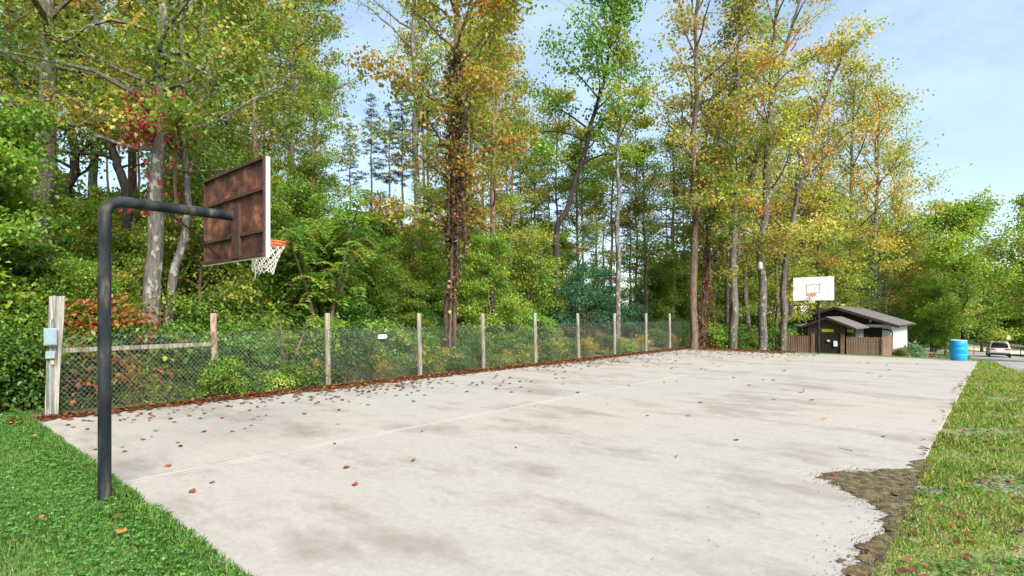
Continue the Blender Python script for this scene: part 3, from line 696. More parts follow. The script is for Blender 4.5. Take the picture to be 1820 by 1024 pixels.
# understory behind the fence and up the slope
for i in range(54):
    px = -80 + i * 24.5 + rg.normal(0, 9); Y = [17.2, 21.5, 26.5][i % 3] + rg.normal(0, .8)
    if 980 < px < 1145 and Y < 23: continue
    put('uvwuc'[int(rg.integers(4))] if px < 700 else 'uwvw'[int(rg.integers(4))], px, dep_y(px, Y), (.55 + .25 * rg.random()) * (.72 if 590 < px < 740 else .55 if 60 < px < 270 else 1))
for px, dep, k, s in [(1175, 44, 'u', .8), (1200, 47, 'w', .9), (1222, 44, 'u', .85), (1250, 48, 'u', 1.0), (1278, 46, 'w', .9), (1300, 52, 'u', 1.1), (1340, 54, 'u', 1.1), (1380, 56, 'w', 1.1), (1575, 62, 'u', 1.0), (1630, 66, 'w', 1.1), (1655, 60, 'u', .9), (1680, 64, 'v', .8), (1520, 58, 'u', 1), (1745, 104, 'v', .7)]:
    put(k, px, dep, s)
# far wood past the bend
FT = grow('far_tree', 50, straight(17, (.0, .0)), .3, first=.1, nl=34, ll=6.5, lps=70, ls=.42, pal='green', bark_='bark_dark', el=(5, 60), spread=.75)
for px, dep, s in [(1590, 95, 1), (1640, 100, .95), (1690, 112, .9), (1725, 118, .9), (1755, 122, .88), (1785, 118, .85), (1812, 112, .8), (1845, 105, .9), (1890, 95, 1), (1540, 92, 1.05), (1770, 140, 1), (1820, 140, 1), (1700, 140, 1), (1480, 90, 1), (1420, 84, 1)]:
    x, y = at(px, dep); plant('far_tree', *FT, (x, y), 'dense green tree in the far wood ' + where(px), 'tree', 'far trees past the bend', rg.random() * 6.28, s)

# ---- shrubs and thicket
SH = {
 'g': shrub('shrub_g', 61, 1.5, 2.1, 70, 60, .12, 'green'), 'd': shrub('shrub_d', 62, 1.6, 1.9, 66, 60, .12, 'deep'),
 'f': shrub('shrub_f', 63, 1.4, 1.7, 60, 58, .12, 'fresh'), 'y': shrub('shrub_y', 64, 1.3, 1.6, 60, 58, .11, 'yg'),
 'r': shrub('shrub_r', 65, 1.7, 2.2, 60, 62, .12, 'redshrub', flat=3), 't': shrub('shrub_t', 66, 2.3, 3.6, 120, 70, .13, 'teal', lw=.4),
 'l': shrub('shrub_l', 67, 1.2, 1.0, 46, 56, .10, 'yg', lift=.05), 'm': shrub('shrub_m', 68, 1.5, 1.5, 60, 56, .11, 'orange'),
}
SL = {
 'g': ('mid green leafy shrub', 'green shrubs behind the fence'), 'd': ('deep green leafy shrub', 'dark shrubs behind the fence'),
 'f': ('fresh green leafy shrub', 'fresh green shrubs behind the fence'), 'y': ('yellowing leafy shrub', 'yellowing shrubs behind the fence'),
 'l': ('low yellow green bush', 'low bushes along the fence'), 'm': ('tawny autumn shrub', 'tawny shrubs on the slope'),
}
ROWW = ['touching the fence', 'near the fence', 'just behind the fence', 'low on the slope', 'halfway up the slope', 'high on the slope', 'atop the slope']
def bush(k, px, dep, s=1.0, label=None, dz=0.0, row=None):
    x, y = at(px, dep); lb, gr = SL.get(k, (None, None))
    if label: lb, gr = label, None
    if row is not None: lb = lb + ' ' + ROWW[row] + ' ' + where(px)
    return plant('shrub', SH[k][0], SH[k][1], (x, y, g(x, y) - .05 + dz), lb, 'shrub', gr, rg.random() * 6.28, s, s * (.85 + .3 * rg.random()))
for row, (Y, n_, ks, s0) in enumerate([(14.5, 46, 'ddflgd', .42), (15.3, 40, 'ddgdlg', .72), (17.2, 36, 'dgdgfd', .92), (19.6, 30, 'gffmgy', 1.02), (22.5, 24, 'gfymgf', 1.12), (26, 20, 'gfymfy', 1.25), (31, 18, 'gyfmyf', 1.35)]):
    for i in range(n_):
        px = -110 + (1500 + row * 20) * (i + .8 * rg.random()) / n_
        if px > 1240 and row < 2: continue
        if px < 190 and row == 0: continue
        if 985 < px < 1140 and 0 < row < 4: continue
        bush(ks[int(rg.integers(len(ks)))], px, dep_y(px, Y + rg.normal(0, .5)), s0 * (.8 + .4 * rg.random()), row=row)
bush('r', 212, dep_y(212, 15.7), 1.2, 'orange red shrub above the fence between the pole and speckled trunk')
bush('r', 150, dep_y(150, 17.6), .8, 'rusty red shrub right behind the weathered meter post')
bush('t', 1050, dep_y(1050, 17.0), 1.15, 'large bluish green bush behind the middle of the fence')
bush('t', 1118, dep_y(1118, 17.2), .85, 'smaller bluish green bush beside the large bluish one')
bush('f', 650, dep_y(650, 14.9), .62, 'low spreading lime green bush under the white tag on the fence')
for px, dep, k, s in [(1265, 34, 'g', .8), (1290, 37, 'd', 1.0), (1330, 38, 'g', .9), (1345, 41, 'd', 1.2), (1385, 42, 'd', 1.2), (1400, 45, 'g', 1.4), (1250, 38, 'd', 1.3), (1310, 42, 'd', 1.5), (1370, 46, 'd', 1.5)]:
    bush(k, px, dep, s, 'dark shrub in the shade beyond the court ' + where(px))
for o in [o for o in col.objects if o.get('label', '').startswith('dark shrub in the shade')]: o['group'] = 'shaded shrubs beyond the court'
sm = sumac('sumac', 71, 4.6, 6, 2.2, 190, .85, 'fresh')
x, y = at(575, dep_y(575, 16.2)); plant('feather_leaved_tree', *sm, (x, y), 'bright green tree with feathery leaves just right of the near backboard', 'tree', None, .4, 1.12)
sm2 = sumac('sumac_small', 72, 2.3, 4, .8, 46, .6, 'fresh')
x, y = at(508, dep_y(508, 14.3)); plant('feather_leaved_sapling', *sm2, (x, y), 'feathery green sapling with several thin stems standing at the fence', 'sapling', None, 0, 1.0)
sm3 = sumac('sumac_slope', 73, 4.0, 5, 1.7, 110, .8, 'green')
for px, Y, s, lb in [(420, 17.5, .85, 'green feathery sapling between the speckled trunk and the backboard'), (20, 17, 1.0, 'green feathery sapling at the left edge of the picture'), (690, 19, 1.0, 'feathery green tree left of the vine hung trunk'), (1185, 17.5, .7, 'small feathery green tree near the last fence posts')]:
    x, y = at(px, dep_y(px, Y)); plant('feather_leaved_tree', *sm3, (x, y), lb, 'tree', None, px, s)

# weeds at the foot of the fence
def weed(seed, h, n, pal, ls=.07, flower=None):
    rg_ = np.random.default_rng(seed); mb = MB(); lv = Leaves()
    for i in range(n):
        a = rg_.random() * 6.28; r_ = .22 * rg_.random(); hh = h * (.6 + .5 * rg_.random()); b = np.array([math.cos(a) * r_, math.sin(a) * r_, 0]); t_ = b * 2.2 + [0, 0, hh]
        mb.tube([tuple(b), tuple((b + t_) / 2 + [0, 0, .04]), tuple(t_)], [.006, .005, .003], 3, cap=False)
        m = 16; tt = rg_.random(m)[:, None]; c = b * (1 - tt) + t_ * tt; az = rg_.random(m) * 6.28; od = np.stack([np.cos(az), np.sin(az), .2 + 0 * az], 1); sz = ls * (.7 + .6 * rg_.random(m))
        lv.add(c + od * sz[:, None] * .5, od, rg_.normal(0, .3, (m, 3)) + [0, 0, 1], sz, sz * .4, rcol(rg_, PAL[pal], m))
        if flower is not None:
            m = 22; sz = .035 + .02 * rg_.random(m); lv.add(t_ + rg_.normal(0, .07, (m, 3)), rg_.normal(0, 1, (m, 3)), rg_.normal(0, 1, (m, 3)) + [0, 0, 1], sz, sz * .9, np.array([flower]) * (.8 + .3 * rg_.random((m, 1))))
    return mb.mesh('weed_stem', M['bark_brown'], False), lv.mesh('weed_leaf', M['leafs'])
WD = [weed(81, .55, 16, 'yellow'), weed(82, .45, 16, 'fresh'), weed(83, .7, 14, 'yellow', flower=(.5, .38, .03)), weed(84, .8, 16, 'green', flower=(.75, .74, .70))]
WL = [('yellow green weed clump at the foot of the fence', 'yellow weeds along the fence'), ('fresh green weed clump at the foot of the fence', 'green weeds along the fence'), ('goldenrod clump at the foot of the fence', 'goldenrod along the fence')]
for i in range(56):
    px = 215 + 1010 * (i + rg.random()) / 56; Y = 13.75 + .55 * rg.random(); k = int(rg.choice([0, 1, 2], p=[.45, .25, .3] if px > 560 else [.25, .7, .05])); x = on_y(px, Y)
    if px < 420 and rg.random() < .35: continue
    r_ = empty('weed', (x, Y, -.04), rg.random() * 6.28); r_.scale = [.7 + .5 * rg.random()] * 3; tag(r_, WL[k][0] + ' ' + where(px), 'weed', WL[k][1]); link('stem', WD[k][0], r_); link('foliage', WD[k][1], r_)
for px, Y, lb in [(735, 14.3, 'white aster clump touching the fence post under the tree'), (790, 14.5, 'white aster clump at the foot of the vine hung trunk'), (806, 14.2, 'lower white aster clump right of the vine hung trunk')]:
    x = on_y(px, Y); r_ = empty('white_aster', (x, Y, -.03), px); r_.scale = [.72] * 3; tag(r_, lb, 'flower'); link('stem', WD[3][0], r_); link('foliage', WD[3][1], r_)
for px, py, k, s in [(20, 700, 0, 1.0), (52, 712, 0, .9), (36, 725, 1, .9), (5, 715, 1, 1.1), (120, 725, 1, .6), (150, 722, 1, .6), (175, 718, 1, .7), (75, 722, 1, .7)]:
    d_ = EYE * F / (py - HZ); x, y = at(px, d_); r_ = empty('weed', (x, y, -.03), px); r_.scale = [s] * 3
    tag(r_, 'weed clump in the corner beside the weathered meter post', 'weed', 'weeds beside the meter post'); link('stem', WD[k][0], r_); link('foliage', WD[k][1], r_)
for px, py, dep, s in [(60, 0, 12.8, 1)]: pass
for px, dep, k, s in [(-20, 13.2, 'g', .8), (15, 12.6, 'y', .72), (45, 13.4, 'd', .8), (-60, 14.5, 'd', 1.0), (20, 15, 'g', 1.0), (130, 13.6, 'l', .55)]:
    bush(k, px, dep, s, 'leafy bush at the corner beside the weathered meter post'); 
for o in [o for o in col.objects if o.get('label', '').startswith('leafy bush at the corner')]: o['group'] = 'bushes beside the meter post'

# ------------------------------------------------------------------ chain link fence
FY = 13.62
fence = empty('chain_link_fence', (on_y(745, FY), FY, 0)); tag(fence, 'chain link fence on weathered wooden posts along the court', 'fence')
fo = Vector(fence.location)
POSTS = [(380, 13.95, .075), (582, FY, .075), (745, FY, .072), (858, FY, .072), (951, FY, .072), (1027, FY, .072), (1092, FY, .072), (1148, FY, .072), (1190, FY, .072), (1228, FY, .072)]
pp = []
redpost = pmat('stained_post', [(.36, (.12, .045, .03)), (.48, (.22, .13, .085)), (.60, (.30, .25, .18))], 4, .9, (3, 3, .8), .5, .01)
for i, (px, Y, r_) in enumerate(POSTS):
    x = on_y(px, Y); pp.append(Vector((x, Y, 0))); b = MB(); ln = rg.normal(0, .012); ln2 = -.03 + rg.normal(0, .01)
    pts = [(x - ln2 - fo.x, Y - ln - fo.y, -.12), (x - fo.x - ln2 * .5, Y - fo.y, .7), (x - fo.x, Y - fo.y, 1.4), (x - fo.x + ln2 * .3, Y - fo.y + ln * .3, 1.93), (x - fo.x + ln2 * .3, Y - fo.y + ln * .3, 1.955)]
    b.tube(pts, [r_ * 1.04, r_, r_ * .97, r_ * .93, r_ * .75], 10)
    p_ = b.build('post', redpost if i == 0 else M['wood_post'], fence, True)
    if i == 0: p_['label'] = 'post with reddish brown stains'
BP = Vector((*at(97, 10.55), 0))
bays = [BP] + pp
def wire_bay(a, b, z0=.03, z1=1.52, pitch=.086, r=.0026):
    d = (b - a); Ln = d.length; d.normalize(); nrm = Vector((-d.y, d.x, 0)); mb = MB(); Hh = z1 - z0; slope = 1.15; run = Hh / slope
    def seg(u0, z0_, u1, z1_, off):
        p = a + d * u0 + nrm * off; q_ = a + d * u1 + nrm * off; mb.tube([(p.x - fo.x, p.y - fo.y, z0_), (q_.x - fo.x, q_.y - fo.y, z1_)], r, 3, cap=False)
    k = -int(run / pitch) - 1
    while k * pitch < Ln:
        u0 = k * pitch; u1 = u0 + run; za, zb = z0, z1
        ua, ub = max(u0, 0), min(u1, Ln)
        if ub > ua:
            seg(ua, z0 + (ua - u0) * slope, ub, z0 + (ub - u0) * slope, .003)
            seg(ua, z1 - (ua - u0) * slope, ub, z1 - (ub - u0) * slope, -.003)
        k += 1
    seg(0, z1, Ln, z1, 0.0); seg(0, z0, Ln, z0, 0.0)
    return mb
for i in range(len(bays) - 1):
    off = Vector((0, -.085, 0)); o = wire_bay(bays[i] + (off if i else Vector((0.1, .05, 0))), bays[i + 1] + off, r=.0028 if i < 3 else .0019, pitch=.092).build('wire_mesh', M['wire'], fence); o['kind'] = 'stuff'
a_, b_ = BP + Vector((.1, .1, 1.23)) - fo, pp[0] + Vector((0, -.05, 1.23)) - fo
dd = (b_ - a_); rail = MB(); Mx = Matrix.Translation(a_) @ Matrix.Rotation(math.atan2(dd.y, dd.x), 4, 'Z')
rail.box((0, -.02, -.045), (dd.length, .02, .045), Mx); rail.build('rail', M['wood_post'], fence, bevel=.004)
xs = on_y(676, FY); tg = MB().box((xs - .15, FY - .105, 1.22), (xs + .15, FY - .098, 1.33)).build('tag_plate', M['white']); tag(tg, 'small white plate wired onto the chain link fence', 'sign')

# weathered post with meter boxes
up = empty('utility_post', (BP.x, BP.y, 0), YAW - R(90) + R(40)); tag(up, 'grey weathered timber post with two meter boxes', 'post')
b = MB(); sec = [(-.14, .098, -.05), (.6, .102, -.03), (1.2, .108, -.01), (1.8, .114, .02), (2.27, .118, .04)]; V = []; FQ = []
for z, hw, ox in sec:
    for k, (ux, uy) in enumerate([(-1, -.8), (-.2, -1), (.15, -.75), (1, -.9), (.9, .7), (0, .9), (-.9, .8)]): V.append((ox + ux * hw, uy * hw * .62, z + (.02 * math.sin(k * 2.1) if z > 2 else 0)))
for i in range(4):
    for k in range(7): FQ.append((i*7+k, i*7+(k+1) % 7, (i+1)*7+(k+1) % 7, (i+1)*7+k))
b.add(V, FQ + [tuple(range(28, 35))]); b.build('timber', M['wood_grey'], up)
bx1 = MB().box((-.16, -.20, 1.35), (.035, -.085, 1.67)).build('meter_box', M['elec'], up, bevel=.008); MB().box((-.145, -.207, 1.37), (.02, -.2015, 1.65)).build('cover', M['elec'], bx1, bevel=.003)
MB().box((-.135, -.16, 1.1), (.005, -.08, 1.235)).build('meter_box', M['elec'], up, bevel=.008)
MB().tube([(-.06, -.11, 1.1), (-.06, -.11, .9), (-.05, -.09, .4), (-.06, -.09, -.05)], .011, 6).build('conduit', M['elec'], up, True)
MB().tube([(-.06, -.13, 1.67), (-.06, -.12, 1.8), (-.04, -.09, 1.86)], .012, 6).build('conduit', M['elec'], up, True)
MB().box((-.045, -.125, .99), (-.01, -.112, 1.06)).build('tag', M['yellow'], up)

# ------------------------------------------------------------------ basketball hoops
def hoop():
    r = empty('basketball_hoop')
    ez = 3.158; er = .17; pts = [(0, 0, -.3), (0, 0, 1.0), (0, 0, 2.0), (0, 0, ez - er)]
    for k in range(1, 9): a = k / 8 * math.pi / 2; pts.append((er - er * math.cos(a), 0, ez - er + er * math.sin(a)))
    pts += [(.7, 0, ez), (1.32, 0, ez)]
    MB().tube(pts, .060, 20).build('pole', M['pipe'], r, True)
    bo = empty('backboard', (1.345, .07, 0)); bo.parent = r
    MB().box((.003, -.9, 2.6), (.05, .9, 3.75)).build('front_panel', M['boardwhite'], bo, bevel=.004)
    for k, (y0, y1, z0, z1) in enumerate(((-.888, .888, 3.382, 3.738), (-.888, .888, 2.902, 3.378), (-.888, -.28, 2.612, 2.898), (-.27, .888, 2.612, 2.898))):   # rusted sheets on the back
        MB().box((-.006 - .002 * (k % 2), y0, z0), (.0025, y1, z1)).build('back_sheet', M['boardback'], bo)
    for z in (2.625, 2.9, 3.38, 3.735): MB().box((-.04, -.893, z - .02), (-.0085, .893, z + .02)).build('batten', M['batten'], bo, bevel=.003)
    for y in (-.89, .89): MB().box((-.03, y - .012, 2.607), (-.0085, y + .012, 3.743)).build('edge_strip', M['batten'], bo)
    MB().box((-.05, -.28, 2.62), (-.0095, -.06, 3.28)).build('mount_plate', M['batten'], bo, bevel=.004)
    sq = MB(); t_ = .025
    for (y0, y1, z0, z1) in ((-.30, .30, 3.36, 3.36 + t_), (-.30, .30, 2.96, 2.96 + t_), (-.30, -.30 + t_, 2.96 + t_, 3.36), (.30 - t_, .30, 2.96 + t_, 3.36)): sq.box((.0505, y0, z0), (.0535, y1, z1))
    sq.build('target_square', M['faded'], bo)
    rm = empty('rim', (0, 0, 0)); rm.parent = r; c = (1.345 + .05 + .15 + .229, .07, 2.88)
    MB().ring(c, .229, .011, n=40, k=8).build('ring', M['rim'], rm, True)
    MB().ring((c[0], c[1], c[2] - .035), .226, .009, n=40, k=8).build('ring', M['rim'], rm, True)
    bn = MB(); n = 40; V = []; FQ = []
    for i in range(n):
        a = 2 * math.pi * i / n
        for rr, z in ((.2275, -.033), (.2275, -.002)): V.append((c[0] + rr * math.cos(a), c[1] + rr * math.sin(a), c[2] + z))
    for i in range(n): j = (i + 1) % n; FQ.append((2*i, 2*j, 2*j+1, 2*i+1))
    bn.add(V, FQ).build('band', M['rim'], rm, True)
    br = MB().box((1.3965, -.02, 2.80), (1.408, .16, 2.95)); br.box((1.408, -.01, 2.855), (1.56, .15, 2.888)); br.add([(1.408, -.01, 2.80), (1.408, .15, 2.80), (1.55, .15, 2.852), (1.55, -.01, 2.852)], [(0, 1, 2, 3)])
    br.build('bracket', M['rim'], rm)
    MB().tube([(.62, 0, ez - .07), (1.0, .25, 2.9), (1.33, .5, 2.68)], .012, 6).build('brace', M['batten'], r, True)
    MB().tube([(1.30, 0, ez - .06), (1.31, .0, 2.93), (1.28, .05, 2.9)], .012, 6).build('hook', M['batten'], r, True)
    nt_ = MB(); m = 12; rowsN = 6; rnd = random.Random(4)
    def npt(i, j):
        a = 2 * math.pi * (i + .5 * (j % 2)) / m; t = j / rowsN; rr = .222 - .10 * (t ** .75); sg = .02 * math.sin(3 * a + j)
        return Vector((c[0] - .05 * t + rr * math.cos(a), c[1] + rr * math.sin(a) * .9 + .035 * t, c[2] - .03 - .37 * t + sg * t))
    for j in range(rowsN):
        for i in range(m):
            if j == rowsN - 1 and i in (3, 4, 8): continue
            p = npt(i, j)
            for di in ((0, 1) if j % 2 else (-1, 0)):
                q_ = npt((i + di) % m, j + 1); mid = (p + q_) / 2 + Vector((rnd.uniform(-.006, .006), rnd.uniform(-.006, .006), -.008)); nt_.tube([p, mid, q_], .0062, 5, cap=False)
    e = npt(8, 4); nt_.tube([e, e + Vector((-.06, .05, -.05)), e + Vector((-.07, .06, -.2))], .006, 5)
    no_ = nt_.build('net', M['net'], r, True); no_['kind'] = 'stuff'
    return r
h1 = hoop(); h1.location = (1.53, 7.15, 0); tag(h1, 'near basketball hoop on a bent black pipe, brown back of its board showing', 'hoop', 'basketball hoops')
h2 = copy_tree(h1); h2.location = (31.5, 7.07, -.02); h2.rotation_euler = (0, 0, math.pi); tag(h2, 'far basketball hoop with its white board facing the court', 'hoop')

# ------------------------------------------------------------------ blue barrel
bl = empty('plastic_barrel', (*at(1704, 23.0), 0)); tag(bl, 'blue plastic barrel on the far right corner of the slab', 'barrel')
prof = [(.235, 0), (.262, .012), (.272, .05), (.283, .12), (.288, .2), (.291, .265), (.285, .275), (.285, .292), (.291, .302), (.293, .45), (.291, .54), (.285, .55), (.285, .567), (.291, .577), (.288, .66), (.28, .74), (.272, .775), (.262, .785), (.262, .8)]
MB().lathe(prof, k=36).build('body', M['blue'], bl, True)
MB().lathe([(.262, .801), (.282, .803), (.284, .838), (.276, .845), (.262, .842), (.255, .82)], k=36).build('lid_ring', M['lid'], bl, True)

# ------------------------------------------------------------------ building beyond the court
hb = empty('restroom_building', (48, 9.55, -1.62)); tag(hb, 'low white building with brown gable and grey shingle roof beyond the court', 'building')
H0 = Vector(hb.location)
def hbox(name, lo, hi, mat, parent=None, bevel=0.0):
    o = MB().box([a - c for a, c in zip(lo, H0)], [a - c for a, c in zip(hi, H0)]).build(name, mat, parent or hb, bevel=bevel); return o
def hpoly(name, pts, th, mat, parent=None):
    """prism: polygon pts extruded by vector th"""
    n = len(pts); b = MB(); P0 = [Vector(p) - H0 for p in pts]; t = Vector(th)
    b.add([*P0, *[p + t for p in P0]], [tuple(range(n))[::-1], tuple(range(n, 2 * n))] + [(i, (i + 1) % n, n + (i + 1) % n, n + i) for i in range(n)])
    return b.build(name, mat, parent or hb)
ZB, ZW = -1.75, 1.2
# front wall in pieces round the openings
for y0, y1 in ((6.1, 6.62), (7.8, 8.9), (10.2, 11.22), (12.43, 13.0)): hbox('wall', (48, y0, ZB), (48.18, y1, .93), M['wall'])
hbox('wall', (48.001, 6.62, ZB), (48.179, 7.8, -.2), M['wall']); hbox('wall', (48.001, 11.22, ZB), (48.179, 12.43, -.2), M['wall'])
hbox('wall', (48.18, 6.1, ZB), (57, 6.28, ZW), M['wall']); hbox('wall', (48.18, 12.82, ZB), (57, 13.0, ZW), M['wall']); hbox('wall', (56.82, 6.28, ZB), (57, 12.82, ZW), M['wall'])
for y0, y1 in ((6.05, 8.6), (10.6, 13.04)): hbox('lintel', (47.9, y0, .932), (48.185, y1, 1.13), M['white'])
for y0, y1 in ((6.63, 7.79), (11.23, 12.42)):
    s_ = hbox('shutter', (48.05, y0, -.198), (48.1, y1, .93), M['brown'])
    for k in range(6): hbox('slat', (48.02, y0 + .06, -.12 + k * .175), (48.049, y1 - .06, -.12 + k * .175 + .12), M['brown'], s_)
hpoly('gable', [(48.03, 6.1, 1.131), (48.03, 13.0, 1.131), (48.03, 13.0, 1.2), (48.03, 9.55, 2.36), (48.03, 6.1, 1.2)], (.1, 0, 0), M['brown'])
def roof(name, yr, zr_, ye, ze, x0, x1, th=.11):
    o = hpoly(name, [(x0, yr, zr_), (x0, ye, ze), (x0, ye, ze - th), (x0, yr, zr_ - th)], (x1 - x0, 0, 0), M['shingle'])
    return o
r1 = roof('roof', 9.549, 2.48, 5.55, 1.10, 47.35, 57.5); r2 = roof('roof', 9.551, 2.48, 13.55, 1.10, 47.35, 57.5)
for rr, ye in ((r1, 5.55), (r2, 13.55)):
    s_ = 1 if ye > 9 else -1
    hpoly('fascia', [(47.30, 9.55 + .001 * s_, 2.46), (47.30, ye, 1.08), (47.30, ye, .90), (47.30, 9.55 + .001 * s_, 2.27)], (.048, 0, 0), M['brown'], rr)
    hbox('gutter', (47.352, ye - (.0 if s_ < 0 else -.002) - (.06 if s_ < 0 else 0), .985), (57.45, ye + (.06 if s_ > 0 else -.002), 1.09), M['brown'], rr)
# shingle courses on the slope that faces the road
sl = Vector((0, 5.55 - 9.549, 1.10 - 2.48)); sl_n = sl.normalized(); up_n = Vector((0, -sl_n.z, sl_n.y)); up_n = up_n if up_n.z > 0 else -up_n
for k in range(14):
    a0 = Vector((47.36, 9.549, 2.48)) + sl * (k / 14); 
    hpoly('shingle_course', [a0 + up_n * .004, a0 + sl / 14 * 1.02 + up_n * .022, a0 + sl / 14 * 1.02 + up_n * .003, a0 + up_n * .002], (10.12, 0, 0), M['shingle'], r1)
# porch
pr1 = roof('porch_roof', 9.099, 1.72, 7.32, .98, 42.6, 47.95, .09); pr2 = roof('porch_roof', 9.101, 1.72, 10.62, 1.08, 42.6, 47.95, .09)
for rr, ye in ((pr1, 7.32), (pr2, 10.62)):
    hpoly('fascia', [(42.55, 9.1, 1.71), (42.55, ye, .96 if ye < 9 else 1.06), (42.55, ye, .82 if ye < 9 else .92), (42.55, 9.1, 1.56)], (.048, 0, 0), M['brown'], rr)
hpoly('porch_gable', [(43.0, 8.05, .56), (43.0, 10.2, .56), (43.0, 10.2, 1.13), (43.0, 9.1, 1.58), (43.0, 8.05, 1.16)], (.08, 0, 0), M['porchwood'])
for y in (10.0, 8.2): hbox('pillar', (42.9, y - .11, -1.6), (43.12, y + .11, .555), M['fencewood'], bevel=.01)
hbox('pillar', (43.13, 10.12, -1.6), (43.4, 10.34, 1.0), M['stonepink'], bevel=.01)
for y0, y1 in ((8.32, 9.055), (9.065, 9.88)):
    d_ = hbox('door', (43.02, y0, -1.6), (43.07, y1, .553), M['brown'])
    for k in range(4): hbox('plank', (43.0, y0 + .02 + k * (y1 - y0 - .04) / 4, -1.5), (43.0195, y0 + .02 + (k + .94) * (y1 - y0 - .04) / 4, .53), M['brown'], d_)
hbox('side_panel', (43.4, 7.5, -1.6), (43.46, 8.05, .93), M['brown'])
for nm, (y0, y1, z0, z1, x) in {'main': (8.72, 9.45, .68, .86, 42.985), 'side': (7.62, 7.98, .66, .86, 43.385)}.items():
    s_ = hbox('sign_plate', (x, y0, z0), (x + .012, y1, z1), M['yellow'])
hbox('wall_box', (42.88, 8.5, -.32), (42.998, 8.72, .06), M['white'], bevel=.02)
ob = MB().lathe([(.0, 0), (.09, .0), (.1, .05), (.06, .09), (.0, .1)], k=14); o_ = ob.build('wall_globe', M['white'], hb, True); o_.location = Vector((42.94, 9.05, .02)) - H0
for y in (7.35, 11.75): 
    l_ = hbox('lamp', (47.93, y - .07, 1.28), (48.029, y + .07, 1.46), M['white'], bevel=.02)
dpipe = MB().tube([Vector(p) - H0 for p in ((47.85, 7.0, .80), (47.85, 6.3, .79), (47.85, 6.06, .72), (47.85, 5.99, .5), (47.85, 5.99, -1.6))], .05, 8); dpipe.build('downspout', M['brown'], hb, True)

pf = empty('board_fence', (43, 9.1, -1.45)); tag(pf, 'brown vertical board fence in front of the white building', 'fence'); F0 = Vector(pf.location)
bmesh_ = [MB().box((-.012, 0, 0), (.012, .135, 1)).mesh('fence_board', M['fencewood']) for _ in range(2)]
def run(a, b):
    d = Vector((b[0] - a[0], b[1] - a[1], 0)); n = int(d.length / .143); d.normalize(); ang = math.atan2(-d.x, d.y)
    for i in range(n):
        p = Vector((a[0], a[1], 0)) + d * (i * .143); zg = g(p.x, p.y) - .05
        o = link('board', bmesh_[i % 2], pf); o.location = (p.x - F0.x + rg.normal(0, .004), p.y - F0.y, zg - F0.z); o.rotation_euler = (0, rg.normal(0, .006), ang); o.scale = (1, 1, (.37 - zg) + rg.normal(0, .018))
    for z in (-.9, .1):
        x0, y0 = a; M_ = Matrix.Translation(Vector((x0 - F0.x, y0 - F0.y, z - F0.z))) @ Matrix.Rotation(ang, 4, 'Z'); MB().box((.02, 0, 0), (.06, n * .143, .09), M_).build('rail', M['fencewood'], pf)
run((43, 10.14), (43, 12.5)); run((43, 5.98), (43, 8.08)); run((47.75, 5.92), (43.05, 5.92))
for x, y in ((42.98, 12.56), (42.95, 5.93)): MB().box((x - F0.x - .05, y - F0.y - .05, -.4), (x - F0.x + .05, y - F0.y + .05, 1.86)).build('post', M['fencewood'], pf)

# clump and bushes by the white wall
og = Leaves(); r_ = np.random.default_rng(5); m = 900
az = r_.random(m) * 6.28; ti = .25 + .5 * r_.random(m); ax = np.stack([np.cos(az) * ti, np.sin(az) * ti, np.ones(m)], 1); l_ = .7 + .6 * r_.random(m)
og.add(unit(ax) * l_[:, None] * .5, ax, np.stack([np.cos(az), np.sin(az), 0 * az], 1), l_, .03 + .02 * r_.random(m), rcol(r_, [(2, (.30, .26, .12)), (1, (.16, .2, .05))], m))
x, y = at(1601, 39); o = link('grass_clump', og.mesh('grass_clump', M['leafs'], .0)); o.location = (x, y, g(x, y)); tag(o, 'tall straw coloured grass clump against the white wall', 'grass clump')
tl = shrub('wall_shrub', 69, .7, 1.5, 40, 40, .16, [(2, (.16, .25, .16)), (1, (.10, .2, .06))]); x, y = at(1621, 40); plant('shrub', *tl, (x, y), 'pale green shrub beside the straw coloured grass clump', 'shrub')

pt = empty('picnic_table', (*at(1646, 43), 0), .5); pt.location.z = g(pt.location.x, pt.location.y); tag(pt, 'low brown picnic table on the grass past the slab', 'table')
for k in range(4): MB().box((-.9, -.36 + k * .18, .70), (.9, -.36 + k * .18 + .165, .74)).build('plank', M['fencewood'], pt)
for s_ in (-1, 1):
    MB().box((-.9, s_ * .7 - .13, .42), (.9, s_ * .7 + .13, .46)).build('seat', M['fencewood'], pt)
    MB().tube([(s_ * .6, -.75, 0), (s_ * .6, -.3, .69)], .05, 4).build('leg', M['fencewood'], pt); MB().tube([(s_ * .6, .75, 0), (s_ * .6, .3, .69)], .05, 4).build('leg', M['fencewood'], pt)
    MB().box((s_ * .6 - .02, -.8, .33), (s_ * .6 + .02, .8, .415)).build('crossbar', M['fencewood'], pt)

lp = empty('security_lamp', P(1351, 478, 33.55)); tag(lp, 'white dome security lamp fixed to the light grey trunk', 'lamp')
MB().lathe([(.03, .42), (.10, .40), (.13, .33), (.13, .2), (.15, .18)], k=14).build('housing', M['white'], lp, True)
MB().lathe([(.14, .179), (.15, .1), (.12, .0), (.05, -.05)], k=14).build('lens', M['boardwhite'], lp, True)
MB().tube([(.1, .1, .3), (.25, .2, .33), (.4, .36, .25)], .03, 6).build('arm', M['elec'], lp, True)

